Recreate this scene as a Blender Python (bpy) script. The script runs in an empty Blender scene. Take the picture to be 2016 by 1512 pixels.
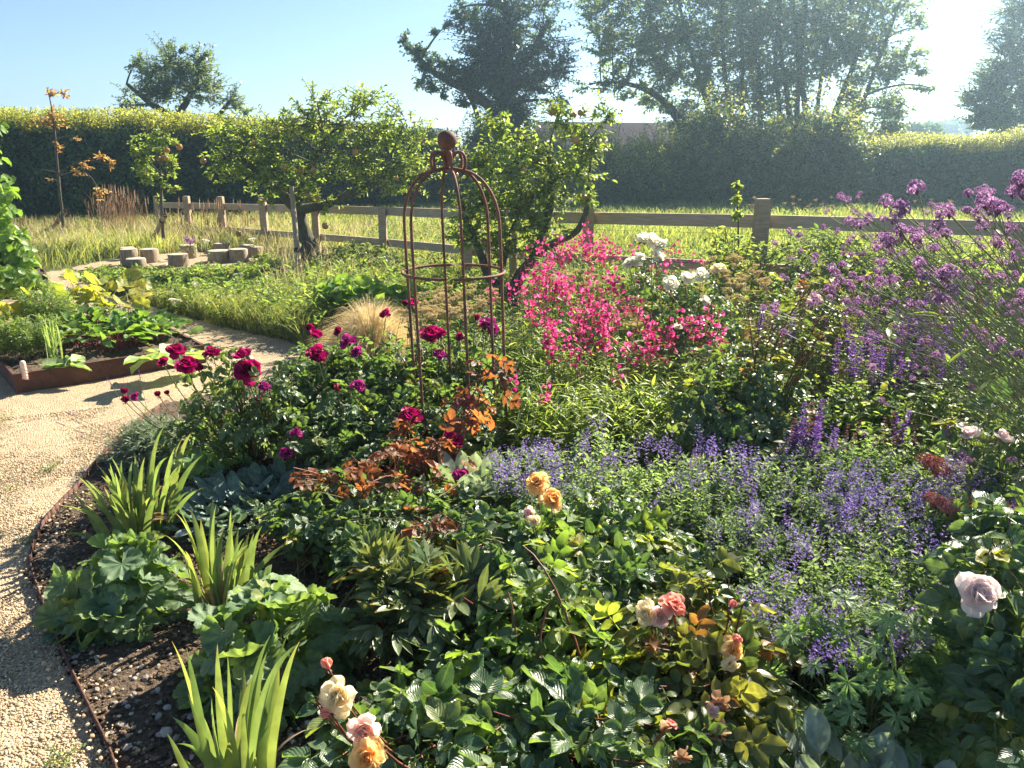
import bpy, math, random
import numpy as np
R = math.radians
PI = math.pi
sc = bpy.context.scene
C = sc.collection
rng = np.random.default_rng(11)
random.seed(5)

# ------------------------------------------------------------------ camera, sky, sun, exposure
F = 1523.0
PITCH = 16.7
CAMH = 1.6
cam = bpy.data.cameras.new('camera')
cam.sensor_width = 36.0
cam.lens = F / 2016 * 36.0
cam.clip_start = 0.05
cam.clip_end = 1500
co = bpy.data.objects.new('camera', cam)
co.location = (0, 0, CAMH)
co.rotation_euler = (R(90 - PITCH), 0, 0)
C.objects.link(co)
sc.camera = co

SUN_AZ = 40.0      # degrees to the right of the view direction (+Y)
SUN_EL = 36.0
world = bpy.data.worlds.new('World')
sc.world = world
world.use_nodes = True
nt = world.node_tree
nt.nodes.clear()
sky = nt.nodes.new('ShaderNodeTexSky')
sky.sky_type = 'NISHITA'
sky.sun_disc = False
sky.sun_elevation = R(SUN_EL)
sky.sun_rotation = R(SUN_AZ)
sky.air_density = 1.0
sky.dust_density = 0.3
sky.ozone_density = 2.2
sky.altitude = 2200
bg = nt.nodes.new('ShaderNodeBackground')
bg.inputs['Strength'].default_value = 0.050
wo = nt.nodes.new('ShaderNodeOutputWorld')
nt.links.new(sky.outputs[0], bg.inputs[0])
nt.links.new(bg.outputs[0], wo.inputs[0])

sl = bpy.data.lights.new('sun', 'SUN')
sl.energy = 5.0
sl.angle = R(0.53)
sl.color = (1.0, 0.91, 0.74)
so = bpy.data.objects.new('sun', sl)
sdir = np.array([math.sin(R(SUN_AZ)) * math.cos(R(SUN_EL)), math.cos(R(SUN_AZ)) * math.cos(R(SUN_EL)), math.sin(R(SUN_EL))])
so.rotation_euler = (R(90 - SUN_EL), 0, R(180 - SUN_AZ))
so.location = tuple(sdir * 60)
C.objects.link(so)
sc.view_settings.view_transform = 'Standard'
sc.view_settings.look = 'None'
sc.view_settings.exposure = 1.84
sc.view_settings.gamma = 1.0
cy = sc.cycles
cy.max_bounces = 7
cy.diffuse_bounces = 3
cy.glossy_bounces = 2
cy.transmission_bounces = 5
cy.transparent_max_bounces = 4
cy.volume_bounces = 0
cy.caustics_reflective = False
cy.caustics_refractive = False
cy.use_adaptive_sampling = True
cy.adaptive_threshold = 0.02
cy.use_denoising = True
sc.render.use_persistent_data = False

# ------------------------------------------------------------------ pixel <-> world
cp, sp = math.cos(R(PITCH)), math.sin(R(PITCH))
def ray(px, py):
    u = (np.asarray(px, float) - 1008) / F
    v = (756 - np.asarray(py, float)) / F
    u, v = np.broadcast_arrays(u, v)
    return np.stack([u, cp + v * sp, -sp + v * cp], -1)
def P(px, py, z=0.0):                    # the point at height z seen at a photo pixel
    d = ray(px, py)
    t = (z - CAMH) / d[..., 2]
    return np.array([0, 0, CAMH]) + d * t[..., None]
def Q(px, py, Y):                        # the point at distance Y seen at a photo pixel
    d = ray(px, py)
    t = Y / d[..., 1]
    return np.array([0, 0, CAMH]) + d * t[..., None]

def nrm(v):
    return v / np.maximum(np.linalg.norm(v, axis=-1, keepdims=True), 1e-9)
def U(a, b, n=None):
    return rng.uniform(a, b, n)

# ------------------------------------------------------------------ mesh collector
class G:
    def __init__(s):
        s.V, s.Q, s.T, s.A, s.n = [], [], [], [], 0
    def add(s, v, q=None, t=None, a=None):
        v = np.asarray(v, np.float32).reshape(-1, 3)
        if q is not None and len(q): s.Q.append(np.asarray(q, np.int64).reshape(-1, 4) + s.n)
        if t is not None and len(t): s.T.append(np.asarray(t, np.int64).reshape(-1, 3) + s.n)
        s.V.append(v)
        s.A.append(np.zeros((len(v), 3), np.float32) if a is None else np.asarray(a, np.float32).reshape(-1, 3))
        s.n += len(v)
        return s
    def mesh(s, name, mat, off=(0, 0, 0), smooth=True):
        me = bpy.data.meshes.new(name)
        if s.n:
            v = np.concatenate(s.V) - np.array(off, np.float32)
            q = np.concatenate(s.Q) if s.Q else np.zeros((0, 4), np.int64)
            t = np.concatenate(s.T) if s.T else np.zeros((0, 3), np.int64)
            me.vertices.add(len(v))
            me.vertices.foreach_set('co', v.ravel().astype(np.float32))
            li = np.concatenate([q.ravel(), t.ravel()]).astype(np.int32)
            me.loops.add(len(li))
            me.loops.foreach_set('vertex_index', li)
            ls = np.concatenate([np.arange(len(q)) * 4, len(q) * 4 + np.arange(len(t)) * 3]).astype(np.int32)
            me.polygons.add(len(ls))
            me.polygons.foreach_set('loop_start', ls)
            me.polygons.foreach_set('use_smooth', np.full(len(ls), smooth))
            at = me.attributes.new('leaf', 'FLOAT_VECTOR', 'POINT')
            at.data.foreach_set('vector', np.concatenate(s.A).ravel().astype(np.float32))
            me.update(calc_edges=True)
            me.validate()
        me.materials.append(mat)
        return me
    def build(s, name, mat, parent=None, smooth=True):
        off = (0, 0, 0) if parent is None else tuple(wloc(parent))
        o = bpy.data.objects.new(name, s.mesh(name, mat, off, smooth))
        C.objects.link(o)
        if parent is not None: o.parent = parent
        return o
def wloc(o):
    p = np.zeros(3)
    while o is not None:
        p = p + np.array(o.location)
        o = o.parent
    return p
def tag(o, label=None, cat=None, group=None, kind=None):
    if label: o['label'] = label
    if cat: o['category'] = cat
    if group: o['group'] = group
    if kind: o['kind'] = kind
    return o
def thing(name, label, cat, loc=(0, 0, 0), group=None):
    o = bpy.data.objects.new(name, None)
    o.empty_display_size = 0.1
    o.location = tuple(float(c) for c in loc)
    C.objects.link(o)
    return tag(o, label, cat, group)
def inst(me, name, parent, loc, rot=(0, 0, 0), s=1.0):        # one more part that shares a mesh
    o = bpy.data.objects.new(name, me)
    C.objects.link(o)
    o.parent = parent
    o.location = tuple(np.asarray(loc, float) - wloc(parent))
    o.rotation_euler = rot
    o.scale = (s, s, s) if np.isscalar(s) else s
    return o

# ------------------------------------------------------------------ shapes
def strip(n=4, w=0.3, fold=0.12, curl=0.2, wide=0.42, tip=1.0, wave=0.0, cols=3, serr=0.0):
    """a leaf of length 1 along +Y, folded along its midrib, curling down towards the tip"""
    t = np.linspace(0, 1, n + 1)
    sh = np.where(t < wide, np.sin(t / wide * PI / 2) ** 0.75, np.cos((t - wide) / (1 - wide) * PI / 2) ** tip)
    sh = np.maximum(sh, 0.03)
    if serr: sh = sh * (1 + serr * np.where(np.arange(n + 1) % 2, 1, -1))
    xs = np.linspace(-1, 1, cols)
    X = xs[None] * (sh * w)[:, None]
    Y = np.repeat(t[:, None], cols, 1) - 0.02 * abs(xs)[None]
    Z = fold * w * np.abs(xs)[None] * np.ones_like(X) * 2 - curl * (t ** 2)[:, None] + wave * np.sin(t * 9)[:, None] * xs[None]
    v = np.stack([X, Y, Z], -1).reshape(-1, 3)
    q = []
    for i in range(n):
        for j in range(cols - 1):
            a = i * cols + j
            q.append((a, a + 1, a + 1 + cols, a + cols))
    a = np.stack([np.repeat(xs[None], n + 1, 0).ravel(), Y.ravel()], -1)
    return v, np.array(q), a
def merge(parts):
    V, Qs, A, n = [], [], [], 0
    for v, q, a in parts:
        V.append(v); Qs.append(q + n); A.append(a); n += len(v)
    return np.concatenate(V), np.concatenate(Qs), np.concatenate(A)
def place(t, loc, ang, s, tilt=0.0, pitch=0.0):
    v, q, a = t
    v = v * s
    c, d = math.cos(tilt), math.sin(tilt)
    v = np.stack([v[:, 0] * c + v[:, 2] * d, v[:, 1], -v[:, 0] * d + v[:, 2] * c], -1)
    c, d = math.cos(pitch), math.sin(pitch)
    v = np.stack([v[:, 0], v[:, 1] * c - v[:, 2] * d, v[:, 1] * d + v[:, 2] * c], -1)
    c, d = math.cos(ang), math.sin(ang)
    v = np.stack([v[:, 0] * c - v[:, 1] * d, v[:, 0] * d + v[:, 1] * c, v[:, 2]], -1)
    return v + np.array(loc), q, a
def rose_leaf(seed, fine=True, nl=5):
    r = random.Random(seed)
    L = lambda: strip(7 if fine else 3, 0.31 + r.uniform(-.03, .04), r.uniform(.08, .3), r.uniform(.02, .35), 0.45, 0.75, r.uniform(-.05, .05), 3, 0.045 if fine else 0)
    rach = np.array([[-.008, 0, 0], [.008, 0, 0], [.006, .62, 0], [-.006, .62, 0]]), np.array([[0, 1, 2, 3]]), np.array([[0, 0]] * 4)
    ps = [rach, place(L(), (0, .6, 0), r.uniform(-.1, .1), .46, r.uniform(-.3, .3), r.uniform(-.3, .1))]
    for y, s in ((.55, .38), (.27, .31))[:(nl - 1) // 2]:
        for sd in (-1, 1):
            ps.append(place(L(), (0, y + r.uniform(-.02, .02), 0), -sd * r.uniform(.95, 1.25), s * r.uniform(.9, 1.1), sd * r.uniform(-.2, .45), r.uniform(-.25, .3)))
    return merge(ps)
def fan(lobes=9, depth=0.2, cup=0.25, pleat=0.07, gap=0.35, seed=0, rings=5, teeth=0.03, per=6):
    """a round lobed leaf: rings of a disc, scalloped edge, radial pleats; stalk at origin"""
    r = random.Random(seed)
    m = lobes * per
    th = np.linspace(gap, 2 * PI - gap, m + 1) - PI / 2
    ph = np.linspace(0, lobes, m + 1)
    lob = 1 - depth * (1 - np.abs(np.sin(ph * PI)) ** 0.7)
    lob = lob * (1 + teeth * np.where(np.arange(m + 1) % 2, 1, -1))
    v, a = [], []
    for k in range(rings + 1):
        f = k / rings
        rad = f * (1 + (lob - 1) * f)
        z = cup * f ** 2 * (1 + .35 * np.sin(th * 2 + r.uniform(0, 6))) + pleat * f * np.cos(ph * 2 * PI) * .5 + .06 * f ** 2 * np.sin(th * 5 + r.uniform(0, 6))
        v.append(np.stack([np.cos(th) * rad, np.sin(th) * rad, z], -1))
        a.append(np.stack([np.sin(ph * PI * 1.0) * 0 + (np.abs(((ph % 1) - .5)) * 2), np.full(m + 1, f)], -1))
    q = []
    for k in range(rings):
        for j in range(m):
            b = k * (m + 1) + j
            q.append((b, b + 1, b + m + 2, b + m + 1))
    return np.concatenate(v), np.array(q), np.concatenate(a)
def palmate(seed=0, lobes=7):
    """deeply cut leaf: narrow lobes, each with two side teeth"""
    r = random.Random(seed)
    ps = []
    for i in range(lobes):
        an = (i - (lobes - 1) / 2) * (1.75 * PI / lobes)
        s = 1.0 - .18 * abs(i - (lobes - 1) / 2) / lobes * 2
        ps.append(place(strip(5, .13, .2, .18, .62, .8), (0, 0, 0.002 * i), an, s * r.uniform(.92, 1.05), 0, r.uniform(-.1, .12)))
        for sd in (-1, 1):
            ps.append(place(strip(3, .15, .1, .1, .5, .8), (-math.sin(an) * .45 * s, math.cos(an) * .45 * s, 0.004), an + sd * .55, .42 * s, 0, .05))
            ps.append(place(strip(2, .16, .1, .1, .5, .8), (-math.sin(an) * .66 * s, math.cos(an) * .66 * s, 0.006), an + sd * .5, .26 * s, 0, .05))
    return merge(ps)

def scatter(g, tmpl, pos, yd, zh, s, rnd=None, sx=None):
    """copies of a template (or of several, in turn) at pos, its Y axis along yd, its face towards zh"""
    if isinstance(tmpl, list):
        k = len(tmpl)
        idx = rng.integers(0, k, len(pos))
        s = np.broadcast_to(np.asarray(s, float), (len(pos),))
        rnd = U(0, 1, len(pos)) if rnd is None else rnd
        for i in range(k):
            m = idx == i
            if m.any(): scatter(g, tmpl[i], pos[m], yd[m], np.broadcast_to(zh, pos.shape)[m], s[m], rnd[m])
        return
    tv, tf, ta = tmpl
    n, m = len(pos), len(tv)
    y = nrm(yd)
    x = np.cross(y, np.broadcast_to(zh, y.shape))
    bad = np.linalg.norm(x, axis=1) < 1e-4
    x[bad] = (1, 0, 0)
    x = nrm(x)
    z = np.cross(x, y)
    s = np.broadcast_to(np.asarray(s, float), (n,))[:, None, None]
    sxx = 1.0 if sx is None else np.asarray(sx)[:, None, None]
    v = pos[:, None] + s * (tv[None, :, 0:1] * x[:, None] * sxx + tv[None, :, 1:2] * y[:, None] + tv[None, :, 2:3] * z[:, None])
    f = tf[None] + (np.arange(n) * m)[:, None, None]
    rnd = U(0, 1, n) if rnd is None else rnd
    a = np.empty((n, m, 3), np.float32)
    a[:, :, :2] = ta[None]
    a[:, :, 2] = rnd[:, None]
    if tf.shape[1] == 4: g.add(v, q=f, a=a)
    else: g.add(v, t=f, a=a)

def tubes(g, paths, r0, r1, sides=4, rnd=None):
    paths = np.asarray(paths, float)
    n, k, _ = paths.shape
    tan = nrm(np.gradient(paths, axis=1))
    ov = nrm(paths[:, -1] - paths[:, 0])
    ref = np.eye(3)[np.argmin(np.abs(ov), axis=1)]
    n1 = nrm(np.cross(tan, ref[:, None]))
    n2 = np.cross(tan, n1)
    r0 = np.broadcast_to(np.asarray(r0, float), (n,))
    r1 = np.broadcast_to(np.asarray(r1, float), (n,))
    t = np.linspace(0, 1, k)
    rad = r0[:, None] * (1 - t) + r1[:, None] * t
    an = np.arange(sides) * 2 * PI / sides
    v = paths[:, :, None] + rad[:, :, None, None] * (np.cos(an)[None, None, :, None] * n1[:, :, None] + np.sin(an)[None, None, :, None] * n2[:, :, None])
    base = (np.arange(n) * k * sides)[:, None, None]
    ii = np.arange(k - 1)[None, :, None] * sides
    jj = np.arange(sides)[None, None, :]
    j2 = (jj + 1) % sides
    q = np.stack([base + ii + jj, base + ii + j2, base + ii + sides + j2, base + ii + sides + jj], -1)
    rnd = U(0, 1, n) if rnd is None else rnd
    a = np.empty((n, k, sides, 3), np.float32)
    a[..., 0] = 0
    a[..., 1] = t[None, :, None]
    a[..., 2] = rnd[:, None, None]
    g.add(v, q=q.reshape(-1, 4), a=a)

def bez(b, c, e, t):
    t = np.asarray(t)[..., None]
    if t.ndim == 2: t = t[None]
    b, c, e = b[:, None], c[:, None], e[:, None]
    return (1 - t) ** 2 * b + 2 * (1 - t) * t * c + t ** 2 * e
def dbez(b, c, e, t):
    t = np.asarray(t)[..., None]
    if t.ndim == 2: t = t[None]
    b, c, e = b[:, None], c[:, None], e[:, None]
    return 2 * (1 - t) * (c - b) + 2 * t * (e - c)

def blades(g, base, tip, w, K=5, sag=0.12, rnd=None, fold=0.25, facing=None):
    """tapering grass-like leaves from base to tip, bowing upwards"""
    n = len(base)
    d = tip - base
    L = np.linalg.norm(d, axis=1)
    c = base + d * np.array([.35, .35, .75]) + rng.normal(0, 1, (n, 3)) * (L * .03)[:, None]
    c[:, 2] += L * np.asarray(sag)
    t = np.linspace(0, 1, K)
    pth = bez(base, c, tip, t)
    tan = nrm(dbez(base, c, tip, t))
    if facing is None:
        an = U(0, 2 * PI, n)
        facing = np.stack([np.cos(an), np.sin(an), np.full(n, .3)], -1)
    side = nrm(np.cross(tan, facing[:, None]))
    nor = np.cross(side, tan)
    prof = np.array([.8] + [1 - max(0, (x - .35) / .65) ** 1.6 for x in t[1:-1]] + [0.02])
    w = np.broadcast_to(np.asarray(w, float), (n,))
    ww = (w[:, None] * prof[None])[..., None] / 2
    v = np.stack([pth - side * ww + nor * ww * fold, pth - nor * ww * fold * .5, pth + side * ww + nor * ww * fold], 2)
    base_i = (np.arange(n) * K * 3)[:, None, None]
    ii = (np.arange(K - 1) * 3)[None, :, None]
    jj = np.arange(2)[None, None]
    q = np.stack([base_i + ii + jj, base_i + ii + jj + 1, base_i + ii + 3 + jj + 1, base_i + ii + 3 + jj], -1)
    rnd = U(0, 1, n) if rnd is None else rnd
    a = np.empty((n, K, 3, 3), np.float32)
    a[..., 0] = np.array([-1, 0, 1])[None, None]
    a[..., 1] = t[None, :, None]
    a[..., 2] = rnd[:, None, None]
    g.add(v, q=q.reshape(-1, 4), a=a)

def stems(gl, gs, base, tip, lift=0.1, K=8, r=(.003, .0012), tmpl=None, nl=12, t0=.2, t1=1.0, size=(.05, .08), out=1.0, along=.5, droop=0.0, up=1.0, jit=.35, sides=4, horiz=.35, rnd=None, taper=0.0):
    """stalks from base to tip with leaves set all round; returns control points"""
    n = len(base)
    d = tip - base
    L = np.linalg.norm(d, axis=1)
    c = base + d * np.array([horiz, horiz, .7]) + rng.normal(0, .06, (n, 3)) * L[:, None]
    c[:, 2] += lift * L
    if gs is not None:
        tubes(gs, bez(base, c, tip, np.linspace(0, 1, K)), r[0], r[1], sides)
    if tmpl is not None and nl:
        t = np.clip(np.linspace(t0, t1, nl)[None] + U(-.5, .5, (n, nl)) * (t1 - t0) / nl, 0, 1)
        p = bez(base, c, tip, t)
        tn = nrm(dbez(base, c, tip, t))
        an = (np.arange(nl) * 2.4)[None] + U(0, 6.28, (n, 1)) + U(-.4, .4, (n, nl))
        ref = np.stack([np.cos(an), np.sin(an), np.zeros_like(an)], -1)
        perp = nrm(ref - tn * (ref * tn).sum(-1, keepdims=True))
        yd = perp * out + tn * along + np.array([0, 0, -droop]) + rng.normal(0, jit * .5, p.shape)
        zh = np.array([0, 0, up]) + tn * .4 + rng.normal(0, jit, p.shape)
        s = U(size[0], size[1], (n, nl)) * (1 - taper * t)
        rr = None if rnd is None else np.clip(np.repeat(rnd[:, None], nl, 1) + U(-.15, .15, (n, nl)), 0, 1).ravel()
        scatter(gl, tmpl, p.reshape(-1, 3), yd.reshape(-1, 3), zh.reshape(-1, 3), s.ravel(), rr)
    return c

# ------------------------------------------------------------------ materials
def new_mat(name):
    m = bpy.data.materials.new(name)
    m.use_nodes = True
    m.node_tree.nodes.clear()
    return m, m.node_tree.nodes, m.node_tree.links
def leafmat(name, c1, c2, trans=0.45, tcol=None, rough=0.5, tip=None, tipat=.8, vein=.25, spec=.5, bump=0.0, c3=None, noise=.25, nscale=40):
    m, N, L = new_mat(name)
    if c1[1] > c1[0] and trans:
        f = lambda c: tuple(k * .84 + .16 * (c[0] + c[1] + c[2]) / 3 for k in c)
        c1, c2 = f(c1), f(c2)
        if tcol is None or max(tcol) > 1.7: tcol = tuple(k * .85 + .12 for k in (tcol or (1.9, 1.9, .7)))
    at = N.new('ShaderNodeAttribute'); at.attribute_name = 'leaf'
    sx = N.new('ShaderNodeSeparateXYZ'); L.new(at.outputs['Vector'], sx.inputs[0])
    rp = N.new('ShaderNodeValToRGB')
    rp.color_ramp.elements[0].color = (*c1, 1); rp.color_ramp.elements[1].color = (*c2, 1)
    if c3:
        e = rp.color_ramp.elements.new(.93); e.color = (*c2, 1)
        rp.color_ramp.elements[-1].color = (*c3, 1)
    L.new(sx.outputs[2], rp.inputs[0])
    col = rp.outputs[0]
    if noise:
        nz = N.new('ShaderNodeTexNoise'); nz.inputs['Scale'].default_value = nscale; nz.inputs['Detail'].default_value = 2
        tc = N.new('ShaderNodeTexCoord'); L.new(tc.outputs['Object'], nz.inputs['Vector'])
        mr = N.new('ShaderNodeMapRange'); mr.inputs[1].default_value = .3; mr.inputs[2].default_value = .7
        mr.inputs[3].default_value = 1 - noise; mr.inputs[4].default_value = 1 + noise
        L.new(nz.outputs[0], mr.inputs[0])
        hs = N.new('ShaderNodeVectorMath'); hs.operation = 'SCALE'
        L.new(col, hs.inputs[0]); L.new(mr.outputs[0], hs.inputs['Scale']); col = hs.outputs[0]
    if tip:
        mr = N.new('ShaderNodeMapRange'); mr.inputs[1].default_value = tipat; mr.inputs[2].default_value = tipat + .28
        ad = N.new('ShaderNodeMath'); ad.operation = 'MULTIPLY_ADD'; ad.inputs[1].default_value = .35; 
        L.new(sx.outputs[2], ad.inputs[0]); L.new(sx.outputs[1], ad.inputs[2]); L.new(ad.outputs[0], mr.inputs[0])
        mx = N.new('ShaderNodeMix'); mx.data_type = 'RGBA'; L.new(mr.outputs[0], mx.inputs[0])
        L.new(col, mx.inputs[6]); mx.inputs[7].default_value = (*tip, 1); col = mx.outputs[2]
    ab = N.new('ShaderNodeMath'); ab.operation = 'ABSOLUTE'; L.new(sx.outputs[0], ab.inputs[0])
    if vein:
        mr = N.new('ShaderNodeMapRange'); mr.inputs[1].default_value = .0; mr.inputs[2].default_value = .16
        mr.inputs[3].default_value = vein; mr.inputs[4].default_value = 0; L.new(ab.outputs[0], mr.inputs[0])
        mx = N.new('ShaderNodeMix'); mx.data_type = 'RGBA'; L.new(mr.outputs[0], mx.inputs[0])
        L.new(col, mx.inputs[6]); mx.inputs[7].default_value = (.42, .5, .22, 1); col = mx.outputs[2]
    b = N.new('ShaderNodeBsdfPrincipled'); L.new(col, b.inputs['Base Color'])
    b.inputs['Roughness'].default_value = rough
    b.inputs['Specular IOR Level'].default_value = spec
    out = N.new('ShaderNodeOutputMaterial')
    sh = b.outputs[0]
    if bump:
        wv = N.new('ShaderNodeMath'); wv.operation = 'MULTIPLY_ADD'; wv.inputs[1].default_value = -.5
        L.new(ab.outputs[0], wv.inputs[0]); L.new(sx.outputs[1], wv.inputs[2])
        w2 = N.new('ShaderNodeMath'); w2.operation = 'MULTIPLY'; w2.inputs[1].default_value = 42; L.new(wv.outputs[0], w2.inputs[0])
        w3 = N.new('ShaderNodeMath'); w3.operation = 'SINE'; L.new(w2.outputs[0], w3.inputs[0])
        bp = N.new('ShaderNodeBump'); bp.inputs['Strength'].default_value = bump; bp.inputs['Distance'].default_value = .0007
        L.new(w3.outputs[0], bp.inputs['Height']); L.new(bp.outputs[0], b.inputs['Normal'])
    if trans:
        tr = N.new('ShaderNodeBsdfTranslucent')
        vm = N.new('ShaderNodeVectorMath'); vm.operation = 'MULTIPLY'
        L.new(col, vm.inputs[0]); vm.inputs[1].default_value = tcol or (1.9, 1.9, .7)
        L.new(vm.outputs[0], tr.inputs[0])
        mx = N.new('ShaderNodeMixShader'); mx.inputs[0].default_value = trans
        L.new(sh, mx.inputs[1]); L.new(tr.outputs[0], mx.inputs[2]); sh = mx.outputs[0]
    L.new(sh, out.inputs[0])
    return m
def surf(name, c1, c2, scale=8, rough=.85, bump=.3, bd=.01, detail=5, spec=.3, stretch=(1, 1, 1), c3=None, vor=0, vdist=.01, metal=0.0):
    m, N, L = new_mat(name)
    tc = N.new('ShaderNodeTexCoord'); mp = N.new('ShaderNodeMapping'); mp.inputs['Scale'].default_value = stretch
    L.new(tc.outputs['Object'], mp.inputs[0])
    nz = N.new('ShaderNodeTexNoise'); nz.inputs['Scale'].default_value = scale; nz.inputs['Detail'].default_value = detail
    nz.inputs['Roughness'].default_value = .65
    L.new(mp.outputs[0], nz.inputs['Vector'])
    rp = N.new('ShaderNodeValToRGB'); rp.color_ramp.elements[0].position = .32; rp.color_ramp.elements[1].position = .68
    rp.color_ramp.elements[0].color = (*c1, 1); rp.color_ramp.elements[1].color = (*c2, 1)
    L.new(nz.outputs[0], rp.inputs[0])
    col = rp.outputs[0]; h = nz.outputs[0]
    if vor:
        vo = N.new('ShaderNodeTexVoronoi'); vo.inputs['Scale'].default_value = vor; L.new(mp.outputs[0], vo.inputs['Vector'])
        sp_ = N.new('ShaderNodeSeparateColor'); L.new(vo.outputs['Color'], sp_.inputs[0])
        mr = N.new('ShaderNodeMapRange'); mr.inputs[3].default_value = .62; mr.inputs[4].default_value = 1.3; L.new(sp_.outputs[0], mr.inputs[0])
        vm = N.new('ShaderNodeVectorMath'); vm.operation = 'SCALE'; L.new(col, vm.inputs[0]); L.new(mr.outputs[0], vm.inputs['Scale']); col = vm.outputs[0]
        iv = N.new('ShaderNodeMath'); iv.operation = 'MULTIPLY_ADD'; iv.inputs[1].default_value = -1.2; L.new(vo.outputs['Distance'], iv.inputs[0])
        L.new(sp_.outputs[1], iv.inputs[2]); h = iv.outputs[0]
    if c3:
        n2 = N.new('ShaderNodeTexNoise'); n2.inputs['Scale'].default_value = scale * .18; n2.inputs['Detail'].default_value = 4; L.new(tc.outputs['Object'], n2.inputs['Vector'])
        mr = N.new('ShaderNodeMapRange'); mr.inputs[1].default_value = .48; mr.inputs[2].default_value = .66; L.new(n2.outputs[0], mr.inputs[0])
        mx = N.new('ShaderNodeMix'); mx.data_type = 'RGBA'; L.new(mr.outputs[0], mx.inputs[0]); L.new(col, mx.inputs[6]); mx.inputs[7].default_value = (*c3, 1); col = mx.outputs[2]
    b = N.new('ShaderNodeBsdfPrincipled'); L.new(col, b.inputs['Base Color'])
    b.inputs['Roughness'].default_value = rough; b.inputs['Specular IOR Level'].default_value = spec; b.inputs['Metallic'].default_value = metal
    if bump:
        bp = N.new('ShaderNodeBump'); bp.inputs['Strength'].default_value = bump; bp.inputs['Distance'].default_value = bd
        L.new(h, bp.inputs['Height']); L.new(bp.outputs[0], b.inputs['Normal'])
    out = N.new('ShaderNodeOutputMaterial'); L.new(b.outputs[0], out.inputs[0])
    return m
def petalmat(name, c1, c2, trans=.45, tcol=(1.3, 1.1, 1.1), rough=.6, deep=None):
    return leafmat(name, c1, c2, trans, tcol, rough, tip=deep, tipat=.75, vein=0, spec=.25, noise=.12, nscale=60)

M = {}
M['gravel'] = surf('gravel', (.38, .285, .175), (.56, .435, .28), 60, .9, .8, .008, vor=120, c3=(.40, .31, .20))
M['soil'] = surf('soil', (.055, .038, .026), (.15, .105, .072), 30, .95, 1.0, .03)
M['earth'] = surf('earth', (.045, .06, .02), (.10, .11, .04), 9, .95, .6, .03)
M['pebble'] = leafmat('pebble', (.34, .245, .15), (.56, .44, .29), 0, rough=.85, vein=0, spec=.2, c3=(.62, .56, .47), noise=.25, nscale=120)
M['clod'] = leafmat('clod', (.06, .042, .03), (.18, .13, .09), 0, rough=.95, vein=0, spec=.1, nscale=120)
M['flint'] = leafmat('flint', (.13, .10, .08), (.40, .36, .31), 0, rough=.7, vein=0, nscale=70)
M['mulch'] = leafmat('mulch', (.07, .028, .014), (.20, .09, .045), 0, rough=.9, vein=0)
M['steel'] = surf('steel', (.075, .035, .026), (.14, .068, .046), 25, .8, .3, .003, c3=(.075, .035, .028))
M['rust'] = surf('rust', (.16, .065, .045), (.26, .11, .07), 60, .75, .4, .002, c3=(.10, .05, .04))
M['oak'] = surf('oak', (.28, .21, .135), (.46, .36, .25), 10, .85, .5, .004, stretch=(1, 1, 9))
M['rail'] = surf('rail', (.32, .25, .17), (.50, .41, .30), 10, .85, .5, .004, stretch=(.6, .6, 12))
M['log'] = surf('log', (.20, .15, .105), (.40, .32, .23), 14, .9, .8, .01, stretch=(2.5, 2.5, .6))
M['logtop'] = surf('logtop', (.34, .28, .2), (.5, .42, .32), 30, .9, .3, .004)
M['bark'] = surf('bark', (.05, .04, .032), (.16, .135, .105), 22, .95, 1.0, .02, stretch=(2, 2, .5), c3=(.12, .14, .08))
M['darkbark'] = surf('darkbark', (.035, .03, .022), (.09, .075, .055), 10, .95, .8, .03, stretch=(2, 2, .5))
M['cane'] = leafmat('cane', (.10, .13, .04), (.17, .11, .045), 0, rough=.6, vein=0)
M['redcane'] = leafmat('redcane', (.13, .035, .022), (.22, .07, .035), 0, rough=.55, vein=0)
M['stalk'] = leafmat('stalk', (.13, .17, .06), (.20, .23, .09), .15, rough=.6, vein=0)
M['straw'] = leafmat('straw', (.52, .42, .25), (.74, .64, .42), .35, (1.3, 1.2, .9), rough=.7, vein=0)
M['drystem'] = leafmat('drystem', (.22, .14, .09), (.40, .28, .17), .2, (1.3, 1.1, .9), rough=.8, vein=0)
M['rose'] = leafmat('rose', (.062, .128, .058), (.14, .215, .085), .38, (2.3, 2.4, .6), rough=.32, vein=.22, bump=.6, c3=(.30, .28, .05), spec=.6)
M['rosemid'] = leafmat('rosemid', (.062, .125, .05), (.15, .215, .075), .38, (2.3, 2.3, .6), rough=.4, vein=.2, c3=(.25, .25, .05))
M['roseyoung'] = leafmat('roseyoung', (.07, .14, .035), (.22, .23, .05), .5, (2.0, 1.8, .6), rough=.4, vein=.2, c3=(.36, .15, .05))
M['copper'] = leafmat('copper', (.10, .045, .025), (.32, .13, .055), .5, (2.2, 1.7, .9), rough=.4, vein=.12, bump=.4, spec=.5)
M['iris'] = leafmat('iris', (.12, .20, .09), (.25, .31, .11), .45, (1.8, 1.8, .6), rough=.45, c3=(.30, .32, .12), tip=(.32, .22, .12), tipat=1.08, vein=0, nscale=14, noise=.3)
M['mantle'] = leafmat('mantle', (.11, .20, .09), (.21, .31, .13), .4, (1.9, 1.9, .5), rough=.6, vein=.1, c3=(.26, .27, .07))
M['lamb'] = leafmat('lamb', (.27, .34, .28), (.40, .46, .38), .25, (1.4, 1.5, .7), rough=.95, vein=.3, spec=.1)
M['lambblue'] = leafmat('lambblue', (.13, .22, .20), (.23, .33, .29), .22, (1.5, 1.6, .8), rough=.75, vein=.25, bump=.3)
M['catmint'] = leafmat('catmint', (.15, .23, .12), (.32, .40, .22), .4, (1.8, 2.0, .7), rough=.7, vein=.1, spec=.3)
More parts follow.
